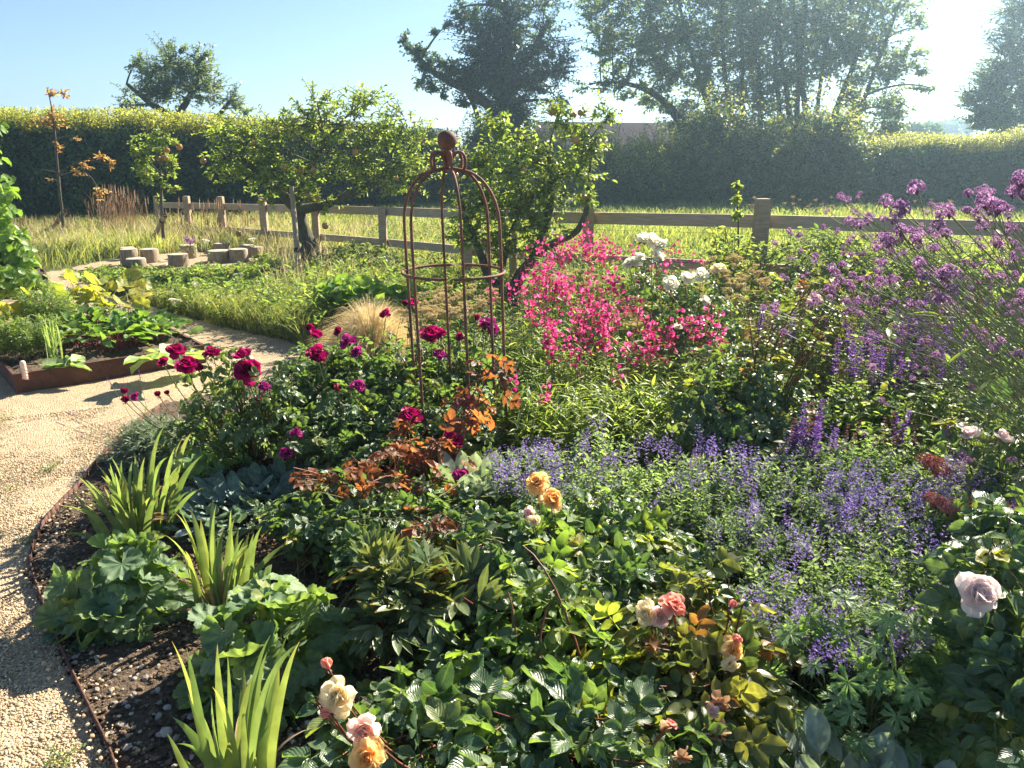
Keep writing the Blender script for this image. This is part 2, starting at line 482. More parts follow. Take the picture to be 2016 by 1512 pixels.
M['catflower'] = petalmat('catflower', (.17, .10, .38), (.50, .39, .72), .4, (1.4, 1.3, 1.4))
M['salvia'] = petalmat('salvia', (.13, .05, .24), (.28, .14, .42), .4, (1.5, 1.3, 1.5))
M['salviacalyx'] = petalmat('salviacalyx', (.16, .05, .06), (.30, .12, .13), .3)
M['verbena'] = petalmat('verbena', (.26, .10, .26), (.64, .42, .62), .45, (1.4, 1.3, 1.4))
M['pen'] = petalmat('pen', (.36, .01, .11), (.80, .13, .34), .5, (1.35, 1.5, 1.5))
M['penleaf'] = leafmat('penleaf', (.15, .25, .06), (.33, .40, .11), .5, (1.9, 1.9, .6), rough=.5, vein=.15)
M['geranium'] = leafmat('geranium', (.16, .29, .12), (.30, .42, .19), .42, (2.0, 2.2, .6), rough=.5, vein=.2)
M['peony'] = leafmat('peony', (.085, .15, .055), (.18, .22, .08), .4, (2.0, 1.8, .6), rough=.4, vein=.3, c3=(.22, .08, .04), tip=(.20, .09, .05), tipat=1.1)
M['crimson'] = petalmat('crimson', (.16, .0, .035), (.38, .004, .12), .38, (2.0, 1.2, 1.8), .55)
M['purplerose'] = petalmat('purplerose', (.22, .01, .12), (.42, .03, .24), .4, (1.6, 1.2, 1.5), .55)
M['apricot'] = petalmat('apricot', (.90, .56, .20), (.96, .74, .38), .5, (1.1, 1.0, .85))
M['cream'] = petalmat('cream', (.92, .78, .50), (.95, .87, .66), .5, (1.1, 1.05, .95))
M['blush'] = petalmat('blush', (.90, .62, .54), (.95, .78, .70), .5, (1.1, 1.0, 1.0))
M['coral'] = petalmat('coral', (.82, .34, .27), (.88, .52, .42), .5, (1.2, 1.0, 1.0))
M['white'] = petalmat('white', (.90, .86, .70), (.94, .92, .82), .5, (1.05, 1.05, 1.0))
M['shell'] = petalmat('shell', (.92, .76, .72), (.95, .86, .82), .5, (1.05, 1.0, 1.02))
M['brown'] = petalmat('brown', (.38, .20, .10), (.60, .40, .24), .3, (1.2, 1.0, .8), .8)
M['achillea'] = leafmat('achillea', (.50, .40, .22), (.72, .61, .38), .3, (1.2, 1.1, .8), rough=.9, vein=0)
M['sedum'] = leafmat('sedum', (.42, .13, .11), (.62, .26, .21), .15, (1.2, 1, 1), rough=.8, vein=0)
M['grass'] = leafmat('grass', (.12, .18, .055), (.33, .34, .14), .5, (1.7, 1.7, .6), rough=.55, vein=0, c3=(.58, .48, .28), noise=.5, nscale=1.1)
M['weed'] = leafmat('weed', (.10, .18, .055), (.24, .33, .10), .5, (1.9, 1.9, .6), rough=.5, vein=.1, c3=(.38, .38, .12))
M['field'] = leafmat('field', (.15, .23, .065), (.30, .34, .13), .5, (1.8, 1.7, .6), rough=.6, vein=0, noise=.4, nscale=.8, c3=(.5, .44, .24))
M['hedge'] = leafmat('hedge', (.030, .085, .045), (.11, .19, .06), .45, (2.4, 2.3, .6), rough=.4, vein=0, c3=(.30, .30, .08), nscale=1.5, noise=.4)
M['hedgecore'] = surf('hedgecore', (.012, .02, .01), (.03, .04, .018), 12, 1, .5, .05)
M['darkleaf'] = leafmat('darkleaf', (.05, .11, .05), (.13, .20, .07), .45, (2.0, 2.1, .6), rough=.4, vein=0)
M['ivy'] = leafmat('ivy', (.045, .10, .045), (.10, .16, .06), .4, (2.0, 2.1, .6), rough=.35, vein=0)
M['treeleaf'] = leafmat('treeleaf', (.10, .18, .08), (.20, .27, .10), .55, (2.0, 1.9, .7), rough=.42, vein=0, c3=(.24, .22, .06), nscale=1)
M['sunlitleaf'] = leafmat('sunlitleaf', (.24, .32, .06), (.44, .48, .11), .6, (1.8, 1.6, .6), rough=.5, vein=0)  # pale yellow-green: backlight put into the colour of the top shoots
M['apple'] = leafmat('apple', (.15, .25, .07), (.33, .40, .12), .5, (1.9, 1.9, .5), rough=.45, vein=.15, c3=(.42, .37, .07))
M['applered'] = leafmat('applered', (.42, .22, .07), (.50, .34, .10), 0, rough=.4, vein=0)
M['orangeleaf'] = leafmat('orangeleaf', (.36, .20, .10), (.46, .36, .14), .5, (1.5, 1.3, .8), rough=.5, vein=.1)
M['squash'] = leafmat('squash', (.20, .27, .05), (.50, .44, .06), .5, (1.5, 1.5, .5), rough=.55, vein=.2, nscale=12)
M['beet'] = leafmat('beet', (.08, .18, .04), (.17, .28, .06), .45, (1.9, 2.0, .6), rough=.38, vein=.1, bump=.6)
M['beetstem'] = leafmat('beetstem', (.22, .02, .04), (.32, .05, .06), .1, rough=.5, vein=0)
M['bean'] = leafmat('bean', (.12, .25, .04), (.24, .36, .07), .5, (1.8, 1.8, .5), rough=.45, vein=.2)
M['lettuce'] = leafmat('lettuce', (.24, .36, .12), (.34, .45, .18), .4, (1.6, 1.6, .7), rough=.55, vein=.3)
M['lavleaf'] = leafmat('lavleaf', (.16, .22, .15), (.26, .32, .22), .3, (1.5, 1.6, .8), rough=.8, vein=0)
M['paint'] = surf('paint', (.62, .50, .40), (.72, .60, .48), 40, .6, .1, .001)
M['twine'] = surf('twine', (.4, .16, .12), (.5, .22, .16), 40, .8, .1, .001)
M['rubber'] = surf('rubber', (.02, .02, .02), (.04, .035, .035), 40, .7, .1, .001)
M['tile'] = surf('tile', (.030, .020, .020), (.055, .036, .034), 3, 1.0, .5, .03, spec=0.0, stretch=(1, 1, 6))
M['brick'] = surf('brick', (.16, .08, .06), (.25, .14, .10), 6, .9, .3, .01)

# templates
T_oval = strip(3, .28, .25, .15, .42, .9)
T_oval2 = strip(3, .24, .1, .35, .45, .9)
T_small = strip(2, .26, .25, .1, .5, .9)
T_tiny = strip(2, .34, .2, .05, .5, .7)
T_quad = (np.array([[0, 0, 0], [.26, .5, .07], [0, 1, -.08], [-.26, .5, .07]]), np.array([[0, 1, 2, 3]]), np.array([[0, 0], [1, .5], [0, 1], [-1, .5]]))
T_hedge = (np.array([[0, 0, 0], [.40, .5, .09], [0, 1, -.08], [-.40, .5, .09]]), np.array([[0, 1, 2, 3]]), np.array([[0, 0], [1, .5], [0, 1], [-1, .5]]))
T_lance = strip(4, .095, .2, .25, .4, .9)
T_roses = [rose_leaf(i) for i in range(6)]
T_rosecoarse = [rose_leaf(20 + i, False) for i in range(4)]
T_fans = [fan(9, .16, c, .09, .28, i, teeth=.025) for i, c in enumerate((.3, .12, .4, -.12))]
T_fansmall = [fan(5, .12, c, .03, .35, i, 2, .0, 2) for i, c in enumerate((.2, -.2))]
T_palm = [palmate(i) for i in range(3)]
T_lamb = [strip(7, w, .16, c, .5, .55, 0, 5) for w, c in ((.26, .05), (.3, .25), (.24, -.12))]
T_beet = [strip(6, .3, .2, c, .45, .7, .05, 3, .05) for c in (.3, .55)]

# ------------------------------------------------------------------ more helpers
def box(g, p0, p1, w, h, up=(0, 0, 1), bev=0.0):
    """a bar from p0 to p1, w wide and h high, ends slightly chamfered"""
    p0, p1 = np.array(p0, float), np.array(p1, float)
    t = nrm(p1 - p0)
    s = np.cross(t, np.array(up, float))
    if np.linalg.norm(s) < 1e-4: s = np.array([1.0, 0, 0])
    s = nrm(s); u = np.cross(s, t)
    sec = [(p0, 1 - bev / w * 2 if bev else 1)] + ([(p0 + t * bev, 1), (p1 - t * bev, 1)] if bev else []) + [(p1, 1 - bev / w * 2 if bev else 1)]
    v = []
    for c, k in sec:
        for a, b in ((-1, -1), (1, -1), (1, 1), (-1, 1)):
            v.append(c + s * a * w / 2 * k + u * b * h / 2 * k)
    q = [(0, 3, 2, 1)]
    for i in range(len(sec) - 1):
        for j in range(4):
            q.append((i * 4 + j, i * 4 + (j + 1) % 4, i * 4 + 4 + (j + 1) % 4, i * 4 + 4 + j))
    n = len(v)
    q.append((n - 4, n - 3, n - 2, n - 1))
    g.add(v, q=q)
def lathe(g, prof, c=(0, 0, 0), seg=16, jag=0.0):
    prof = np.array(prof, float)
    an = np.arange(seg) * 2 * PI / seg
    jr = 1 + jag * rng.normal(0, 1, seg)
    v = np.stack([prof[:, None, 0] * np.cos(an)[None] * jr[None], prof[:, None, 0] * np.sin(an)[None] * jr[None], np.repeat(prof[:, 1:2], seg, 1)], -1).reshape(-1, 3) + np.array(c)
    q = []
    for i in range(len(prof) - 1):
        for j in range(seg):
            q.append((i * seg + j, i * seg + (j + 1) % seg, (i + 1) * seg + (j + 1) % seg, (i + 1) * seg + j))
    g.add(v, q=q)
def inpoly(pts, poly):
    x, y = pts[:, 0], pts[:, 1]
    r = np.zeros(len(x), bool)
    n = len(poly)
    for i in range(n):
        x1, y1 = poly[i]; x2, y2 = poly[(i + 1) % n]
        if y1 == y2: continue
        c = ((y1 > y) != (y2 > y)) & (x < (x2 - x1) * (y - y1) / (y2 - y1) + x1)
        r ^= c
    return r
def wpoly(px):
    return [tuple(P(a, b, 0)[:2]) for a, b in px]
def sample_poly(poly, n, bias=None):
    a = np.array(poly)
    lo, hi = a.min(0), a.max(0)
    out = []
    while sum(map(len, out)) < n:
        p = rng.uniform(lo, hi, (n * 2, 2))
        p = p[inpoly(p, poly)]
        if bias is not None: p = p[U(0, 1, len(p)) < bias(p)]
        out.append(p)
    p = np.concatenate(out)[:n]
    return p
def ell(cx, cy, rx, ry, n):
    a = U(0, 2 * PI, n); r = np.sqrt(U(0, 1, n))
    return cx + rx * r * np.cos(a), cy + ry * r * np.sin(a)
def disc(c, rad, n, z=0.0):
    a = U(0, 2 * PI, n); r = rad * np.sqrt(U(0, 1, n))
    return np.stack([c[0] + r * np.cos(a), c[1] + r * np.sin(a), np.full(n, z)], -1)
def gridmesh(name, poly, step, amp, z, mat, scale=3.0, kind='structure', label=None):
    a = np.array(poly); lo, hi = a.min(0) - step, a.max(0) + step
    nx, ny = int((hi[0] - lo[0]) / step) + 1, int((hi[1] - lo[1]) / step) + 1
    X, Y = np.meshgrid(lo[0] + np.arange(nx) * step, lo[1] + np.arange(ny) * step)
    Z = z + amp * (rng.random(X.shape) - .5 + .8 * np.sin(X * scale * 2.1 + np.sin(Y * scale)) * np.cos(Y * scale * 1.7 + X))
    v = np.stack([X, Y, Z], -1).reshape(-1, 3)
    i, j = np.meshgrid(np.arange(nx - 1), np.arange(ny - 1))
    b = (j * nx + i).ravel()
    q = np.stack([b, b + 1, b + nx + 1, b + nx], -1)
    cc = v[q].mean(1)[:, :2]
    q = q[inpoly(cc, poly)]
    g = G().add(v, q=q)
    o = g.build(name, mat)
    return tag(o, label, None, None, kind)
from mathutils import Vector
def aim(v, spin=0.0):
    q = Vector(v).to_track_quat('Z', 'Y')
    from mathutils import Quaternion
    return (q @ Quaternion((0, 0, 1), spin)).to_euler()

# flower meshes, unit size, shared by their copies
T_petal = strip(8, .50, .12, -.12, .66, .5, .02, 7)
T_petal2 = strip(8, .46, .18, .26, .68, .5, .04, 7)
def bloom(mat, seed, n=34, openness=1.0, name='blossom'):
    g = G()
    i = np.arange(n); f = (i + .5) / n
    a = i * 2.399 + U(-.25, .25, n)
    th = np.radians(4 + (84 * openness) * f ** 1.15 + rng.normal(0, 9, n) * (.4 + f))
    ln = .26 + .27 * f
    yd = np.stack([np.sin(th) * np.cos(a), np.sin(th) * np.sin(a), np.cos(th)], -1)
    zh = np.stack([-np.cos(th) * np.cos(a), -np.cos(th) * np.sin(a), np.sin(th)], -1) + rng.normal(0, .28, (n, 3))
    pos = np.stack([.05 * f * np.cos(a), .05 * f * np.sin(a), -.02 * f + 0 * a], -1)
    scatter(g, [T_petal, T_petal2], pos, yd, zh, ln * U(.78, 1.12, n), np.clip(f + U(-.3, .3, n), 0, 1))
    return g.mesh(name, M[mat])
BL = {}
for k, (mt, n, op) in {'crimson': ('crimson', 44, 1.1), 'crimsonb': ('crimson', 34, .8), 'purple': ('purplerose', 30, 1.1), 'apricot': ('apricot', 52, 1.15), 'cream': ('cream', 30, .95),
                       'blush': ('blush', 36, .95), 'coral': ('coral', 40, .9), 'white': ('white', 34, 1.0), 'shell': ('shell', 54, 1.1), 'buff': ('apricot', 40, 1.25), 'shellopen': ('shell', 16, .8), 'brown': ('brown', 26, 1.6)}.items():
    BL[k] = bloom(mt, 0, n, op)
def bud_mesh(mat):
    g = G()
    n = 7; a = np.arange(n) * 2.4; th = np.radians(8 + 2.5 * np.arange(n))
    yd = np.stack([np.sin(th) * np.cos(a), np.sin(th) * np.sin(a), np.cos(th)], -1)
    zh = np.stack([-np.cos(a), -np.sin(a), 0 * a], -1)
    scatter(g, T_petal, np.zeros((n, 3)), yd, zh, np.full(n, .9))
    return g.mesh('bud', M[mat])
BL['budcoral'] = bud_mesh('coral'); BL['budcrimson'] = bud_mesh('crimson'); BL['budgreen'] = bud_mesh('mantle')

def pen_spike(seed, n=8):
    g = G()
    tubes(g, [[(0, 0, 0), (.01, 0, .5), (0, .01, 1)]], .008, .005, 4)
    for i in range(n):
        z = .12 + .85 * i / n + random.uniform(-.05, .05); a = i * 2.1 + seed * 1.3 + random.uniform(-.5, .5); L = .19 * (1.1 - .5 * i / n) * random.uniform(.8, 1.15)
        out = np.array([math.cos(a), math.sin(a), random.uniform(-.55, .15)]); out = out / np.linalg.norm(out)
        st = np.array([0, 0, z]); b = st + np.array([math.cos(a), math.sin(a), .3]) * .05
        s1 = nrm(np.cross(out, (0, 0, 1.0))); s2 = np.cross(s1, out)
        vs, q = [], []
        for k, (t, r) in enumerate(((0, .014), (.25, .022), (.7, .038), (.9, .042), (1.0, .075))):
            for j in range(6):
                an = j * PI / 3
                rr = r * (1.25 if (k == 4 and j % 2 == 0) else 1)
                vs.append(b + out * L * t + (s1 * math.cos(an) + s2 * math.sin(an)) * rr)
                if k < 4: q.append((k * 6 + j, k * 6 + (j + 1) % 6, k * 6 + 6 + (j + 1) % 6, k * 6 + 6 + j))
        g.add(vs, q=q, a=[(0, 0, random.random())] * len(vs))
    return g.mesh('flower_spike', M['pen'])
PEN = [pen_spike(0, 9), pen_spike(1, 6), pen_spike(2, 4), pen_spike(3, 5)]
def whorl_spike(mat, n, wh, rad, sz, seed, name='flower_spike', top=1.0, dark=None):
    g = G()
    zz = np.linspace(.05, top, wh) + U(-.03, .03, wh)
    k = n // wh
    z = np.repeat(zz, k); a = U(0, 2 * PI, n)
    r = rad * (1 - .55 * z) 
    pos = np.stack([np.cos(a) * r * .25, np.sin(a) * r * .25, z + U(-.012, .012, n)], -1)[:len(z)]
    yd = np.stack([np.cos(a), np.sin(a), U(-.2, .9, n)], -1)
    scatter(g, T_tiny, pos, yd, np.array([0, 0, 1.0]) + rng.normal(0, .5, (n, 3)), sz * (1 - .35 * z) * U(.7, 1.3, n), U(0, 1, n))
    return g.mesh(name, M[mat])
CAT = [whorl_spike('catflower', 36, 6, .8, .12, i) for i in range(4)]
SAL = [whorl_spike('salvia', 130, 13, .07, .10, i) for i in range(2)]
SALC = [whorl_spike('salviacalyx', 110, 11, .06, .075, i) for i in range(2)]
def head_mesh(mat, n=110, flat=.55, sz=.15, name='flower_head'):
    g = G()
    d = nrm(rng.normal(0, 1, (n, 3))); d[:, 2] = np.abs(d[:, 2])
    pos = d * np.array([.5, .5, flat])
    for k in range(4):
        an = U(0, 6.28, n)
        ref = np.stack([np.cos(an), np.sin(an), 0 * an], -1)
        tn = nrm(np.cross(d, ref)) + d * .35
        scatter(g, T_tiny, pos, tn, d, sz * U(.7, 1.2, n), U(0, 1, n))
    low = disc((0, 0), .42, 40)
    tubes(g, np.stack([np.repeat([[0, 0, -.5]], 40, 0), low * .5 + [0, 0, -.1], low], 1), .015, .03, 3)
    return g.mesh(name, M[mat])
VERB = [head_mesh('verbena', 60, f, .17) for f in (.45, .6, .8)]
def umbel(mat, k=16, seed=0):
    g = G(); c = disc((0, 0), .5, k); c[:, 2] = U(-.05, .07, k) - .25 * (c[:, 0] ** 2 + c[:, 1] ** 2)
    tubes(g, np.stack([np.repeat([[0, 0, -.55]], k, 0), c * [.6, .6, 1] - [0, 0, .22], c - [0, 0, .03]], 1), .016, .012, 3)
    for q in c:
        n = 16; d = nrm(rng.normal(0, 1, (n, 3))); d[:, 2] = np.abs(d[:, 2]) * .6
        scatter(g, T_tiny, q + d * .07, d + rng.normal(0, .4, (n, 3)), np.array([0, 0, 1.]) + rng.normal(0, .5, (n, 3)), U(.05, .09, n))
    return g.mesh('flower_head', M[mat])
ACH = [umbel('achillea', 15), umbel('achillea', 20)]
YAR = umbel('white', 16)
SEDM = head_mesh('sedum', 160, .28, .08)

# ------------------------------------------------------------------ the setting
g = G().add([(-200, -20, 0), (200, -20, 0), (200, 220, 0), (-200, 220, 0)], q=[(0, 1, 2, 3)])
tag(g.build('ground', M['earth']), kind='structure')
gravel_px = [(-700, 1900), (250, 1700), (228, 1512), (140, 1330), (60, 1130), (90, 1040), (165, 960), (235, 870), (330, 800), (470, 770), (620, 742), (640, 700), (560, 672), (440, 645), (330, 615), (250, 590), (180, 562),
             (118, 548), (130, 536), (200, 529), (250, 524), (300, 530), (400, 528), (490, 522), (520, 508), (420, 498), (330, 500), (255, 508), (180, 520), (80, 540), (-60, 560), (-300, 590), (-900, 680), (-1600, 1100)]
gravel_poly = wpoly(gravel_px)
gridmesh('gravel_path', gravel_poly, .05, .006, .010, M['gravel'])
bed_px = [(250, 1700), (228, 1512), (140, 1330), (60, 1130), (90, 1040), (165, 960), (235, 870), (330, 800), (470, 770), (620, 742), (640, 700), (560, 672), (700, 600), (840, 560), (1200, 540), (1500, 560), (2100, 620), (2500, 800), (2700, 1700)]
bed_poly = wpoly(bed_px)
gridmesh('garden_soil', bed_poly, .03, .012, .022, M['soil'])

T_peb = None
def ico():
    t = (1 + 5 ** .5) / 2
    v = nrm(np.array([(-1, t, 0), (1, t, 0), (-1, -t, 0), (1, -t, 0), (0, -1, t), (0, 1, t), (0, -1, -t), (0, 1, -t), (t, 0, -1), (t, 0, 1), (-t, 0, -1), (-t, 0, 1)], float))
    f = np.array([(0, 11, 5), (0, 5, 1), (0, 1, 7), (0, 7, 10), (0, 10, 11), (1, 5, 9), (5, 11, 4), (11, 10, 2), (10, 7, 6), (7, 1, 8), (3, 9, 4), (3, 4, 2), (3, 2, 6), (3, 6, 8), (3, 8, 9), (4, 9, 5), (2, 4, 11), (6, 2, 10), (8, 6, 7), (9, 8, 1)])
    return v, f, np.zeros((12, 2))
v, f, a = ico()
T_stones = [(v * np.array([1, k, h]) * (1 + rng.normal(0, .12, (12, 1))), f, a) for k, h in ((.8, .55), (.65, .45), (.9, .7), (.7, .6))]
def stones(name, pts, z, s0, s1, mat, smooth=True):
    g = G()
    n = len(pts)
    pos = np.column_stack([pts, np.full(n, z)])
    an = U(0, 6.28, n)
    s = s0 * (s1 / s0) ** (U(0, 1, n) ** 1.6)
    s = s * np.where(U(0, 1, n) < .012, 1.7, 1)
    scatter(g, T_stones, pos, np.stack([np.cos(an), np.sin(an), U(-.3, .3, n)], -1), np.array([0, 0, 1.0]) + rng.normal(0, .25, (n, 3)), s)
    return g.build(name, mat, smooth=smooth)
near = wpoly([(-250, 1800), (250, 1650), (222, 1512), (134, 1330), (54, 1130), (84, 1040), (160, 960), (228, 870), (330, 800), (460, 772), (330, 790), (-300, 860)])
tag(stones('pebbles', sample_poly(near, 60000, lambda p: np.clip(2.2 / p[:, 1], .15, 1) ** 1.5), .011, .0022, .0068, M['pebble']), 'loose cream pebbles scattered over the gravel path', 'pebbles', kind='stuff')
nb = wpoly([(250, 1700), (228, 1512), (140, 1330), (62, 1130), (92, 1040), (167, 965), (240, 880), (500, 850), (900, 800), (1300, 1000), (1600, 1700)])
tag(stones('soil_clods', sample_poly(nb, 34000), .032, .002, .013, M['clod'], False), 'dark crumbly soil lumps in the flower bed', 'soil', kind='stuff')
q_ = sample_poly(wpoly([(60, 1700), (330, 1700), (300, 1512), (205, 1330), (120, 1140), (150, 1050), (210, 980), (150, 980), (50, 1040), (20, 1130), (90, 1330), (160, 1512)]), 700)
tag(stones('stones', q_, .034, .003, .011, M['pebble'], False), 'mixed larger stones scattered along the steel edge between gravel and soil', 'stones', kind='stuff')
tag(stones('flint_stones', sample_poly(nb, 3000, lambda p: np.clip(1.9 / p[:, 1], 0, 1) ** 3), .036, .0018, .015, M['flint'], False), 'white and grey flint stones lying on dark bed soil', 'stones', kind='stuff')
g = G(); pts = sample_poly(wpoly([(400, 960), (420, 880), (640, 840), (900, 1000), (1300, 1200), (900, 1300), (560, 1120)]), 7000)
n = len(pts); an = U(0, 6.28, n)
scatter(g, T_quad, np.column_stack([pts, U(.03, .05, n)]), np.stack([np.cos(an), np.sin(an), U(-.3, .4, n)], -1), np.array([0, 0, 1.]) + rng.normal(0, .4, (n, 3)), U(.01, .035, n))
tag(g.build('bark_mulch', M['mulch']), 'reddish bark chips under the dark red roses', 'mulch', kind='stuff')

g = G(); pts = sample_poly(gravel_poly, 420, lambda p: np.clip(3 / p[:, 1], .1, 1)); n = len(pts); an = U(0, 6.28, n)
scatter(g, [T_quad, T_hedge], np.column_stack([pts, U(.018, .024, n)]), np.stack([np.cos(an), np.sin(an), U(-.1, .3, n)], -1), np.array([0, 0, 1.]) + rng.normal(0, .3, (n, 3)), U(.012, .035, n))
tag(g.build('leaf_litter', M['drystem']), 'dry fallen leaf scraps lying on the gravel path', 'leaf litter', kind='stuff')
g, gs = G(), G(); q_ = np.concatenate([sample_poly(gravel_poly, 20), sample_poly(near, 18)]); q_ = q_[q_[:, 1] > 1.4]
for c_ in q_:
    n = rng.integers(4, 14); b = disc(c_, .03, n, .01); stems(g, gs, b, b + np.stack([rng.normal(0, .03, n), rng.normal(0, .03, n), U(.01, .05, n)], -1), 0, 3, (.001, .0006), [T_small, T_lance], 6, .1, 1, (.008, .02), 1, .5)
pw = tag(g.build('path_weeds', M['weed']), 'tiny weed tufts growing through the gravel path', 'weeds', kind='stuff'); gs.build('stalks', M['stalk'], pw)
# steel strip between the gravel and the bed
edge_px = [(262, 1640), (228, 1512), (183, 1420), (140, 1330), (100, 1235), (72, 1160), (58, 1110), (84, 1045), (118, 1005), (165, 958), (205, 905), (250, 855), (330, 800)]
e = np.array([P(a, b, 0) for a, b in edge_px])
tt = np.linspace(0, len(e) - 1, 60)
ex = np.stack([np.interp(tt, np.arange(len(e)), e[:, k]) for k in range(3)], -1)
k = np.ones(5) / 5
for c in range(2): ex[2:-2, c] = np.convolve(ex[:, c], k, 'valid')
g = G()
for i in range(59): box(g, ex[i] + [0, 0, .012], ex[i + 1] + [0, 0, .012], .006, .07)
o = thing('edging_strip', 'thin rusty steel strip curving between gravel path and dark bed soil', 'edging', ex[10])
g.build('strip', M['steel'], o)

# ------------------------------------------------------------------ haze, field and grass
def grass(name, poly, n, h0, h1, w, mat, label, lean=.35, bias=None, K=4, hf=None):
    g = G(); p = sample_poly(poly, n, bias)
    b = np.column_stack([p, np.zeros(n)])
    h = U(h0, h1, n) * (hf(p) if hf else 1)
    t = b + np.stack([rng.normal(0, lean, n) * h, rng.normal(0, lean, n) * h, h], -1)
    blades(g, b, t, w, K, .1)
    return tag(g.build(name, M[mat]), label, 'grass', kind='stuff')
meadow_px = [(118, 548), (180, 562), (250, 590), (330, 615), (440, 645), (560, 672), (600, 690), (760, 640), (840, 600), (1010, 560), (1000, 470), (480, 470), (470, 500), (520, 510), (490, 524), (400, 531), (300, 533), (200, 532)]
meadow_poly = wpoly(meadow_px)
inv = lambda p: np.clip(7.5 / p[:, 1], .2, 1) ** 1.3
grass('meadow_grass', meadow_poly, 90000, .08, .34, .0055, 'grass', 'rough green grass between the gravel path and the old apple tree', bias=inv, hf=lambda p: np.where(p[:, 0] < -2.4, np.clip((10.6 - p[:, 1]) / 3.2, .2, 1), 1))
back_px = [(-700, 585), (-200, 575), (60, 540), (180, 518), (255, 506), (330, 498), (420, 496), (540, 506), (620, 470), (640, 448), (420, 445), (-600, 446)]
grass('orchard_grass', wpoly(back_px), 50000, .06, .34, .010, 'grass', 'long sunlit grass in front of the clipped hedge')
field_px = [(560, 500), (300, 424), (-900, 424), (-900, 409), (3200, 407), (3200, 700), (2100, 560), (1500, 530), (1100, 520), (800, 520)]
grass('field_grass', wpoly(field_px), 90000, .12, .34, .022, 'field', 'bright green field grass beyond the rail fence', bias=lambda p: np.clip(9 / p[:, 1], .12, 1) ** 1.2)
g, gs = G(), G()
p = sample_poly(meadow_poly, 3000, inv)
b = np.column_stack([p, np.zeros(len(p))]); h = U(.12, .42, len(p)) * np.where(p[:, 0] < -2.4, np.clip((10.6 - p[:, 1]) / 3.2, .2, 1), 1)
stems(g, gs, b, b + np.stack([rng.normal(0, .25, len(p)) * h, rng.normal(0, .25, len(p)) * h, h], -1), .05, 5, (.002, .001), [T_oval, T_lance, T_small], 11, .1, 1, (.03, .085), 1, .5)
w = tag(g.build('meadow_weeds', M['weed']), 'leafy green weeds mixed into the rough grass by the path', 'weeds', kind='stuff')
gs.build('stalks', M['stalk'], w)
g, gs = G(), G()
p = sample_poly(wpoly([(640, 690), (560, 672), (700, 600), (840, 560), (1200, 520), (1500, 540), (2100, 580), (2600, 640), (3000, 800), (2400, 960), (1800, 900), (1400, 900), (1000, 880), (720, 760)]), 5200)
b = np.column_stack([p, np.zeros(len(p))]); h = U(.08, .38, len(p))
stems(g, gs, b, b + np.stack([rng.normal(0, .25, len(p)) * h, rng.normal(0, .25, len(p)) * h, h], -1), .05, 5, (.002, .001), [T_oval, T_lance, T_small], 12, .1, 1, (.025, .07), 1, .5)
w = tag(g.build('bed_undergrowth', M['weed']), 'low green growth filling gaps between the bed plants', 'undergrowth', kind='stuff')
gs.build('stalks', M['stalk'], w)
q_ = wpoly([(500, 640), (900, 560), (1000, 470), (400, 455), (60, 470), (60, 515), (250, 498), (500, 503), (560, 540)])
grass('dry_grass', q_, 5500, .15, .5, .006, 'straw', 'thin straw coloured dry grass stalks standing through the green grass', lean=.3)
# dry tall grasses by the hedge and fence
def drygrass(name, label, cx, cy, rx, Y, n, h, mat='drystem'):
    o = thing(name, label, 'grass clump', P(cx, cy, 0) if Y is None else Q(cx, cy, Y))
    base0 = wloc(o)
    g = G(); b = base0 + np.stack([rng.normal(0, rx, n), rng.normal(0, rx * .5, n), -0 * U(0, 1, n)], -1); b[:, 2] = 0
    hh = U(.5, 1, n) * h
    t = b + np.stack([rng.normal(.06, .16, n) * hh, rng.normal(0, .1, n) * hh, hh], -1)
    blades(g, b, t, .008, 4, .02)
    k = n // 2
    blades(g, t[:k] - [0, 0, .12], t[:k] + [0.01, 0, .05], .022, 4, 0)
    g.build('seed_stems', M[mat], o)
    return o
drygrass('tall_grass', 'tall brown seeding grass clump standing in front of the dark hedge', 240, 470, .26, None, 190, 1.0)
drygrass('tall_grass', 'thin dry grass stems by the fence left of the old apple tree', 430, 480, .5, None, 120, .8)
drygrass('tall_grass', 'sparse dry grass tuft at the foot of the orange-leaved sapling', 90, 476, .4, None, 60, .5)

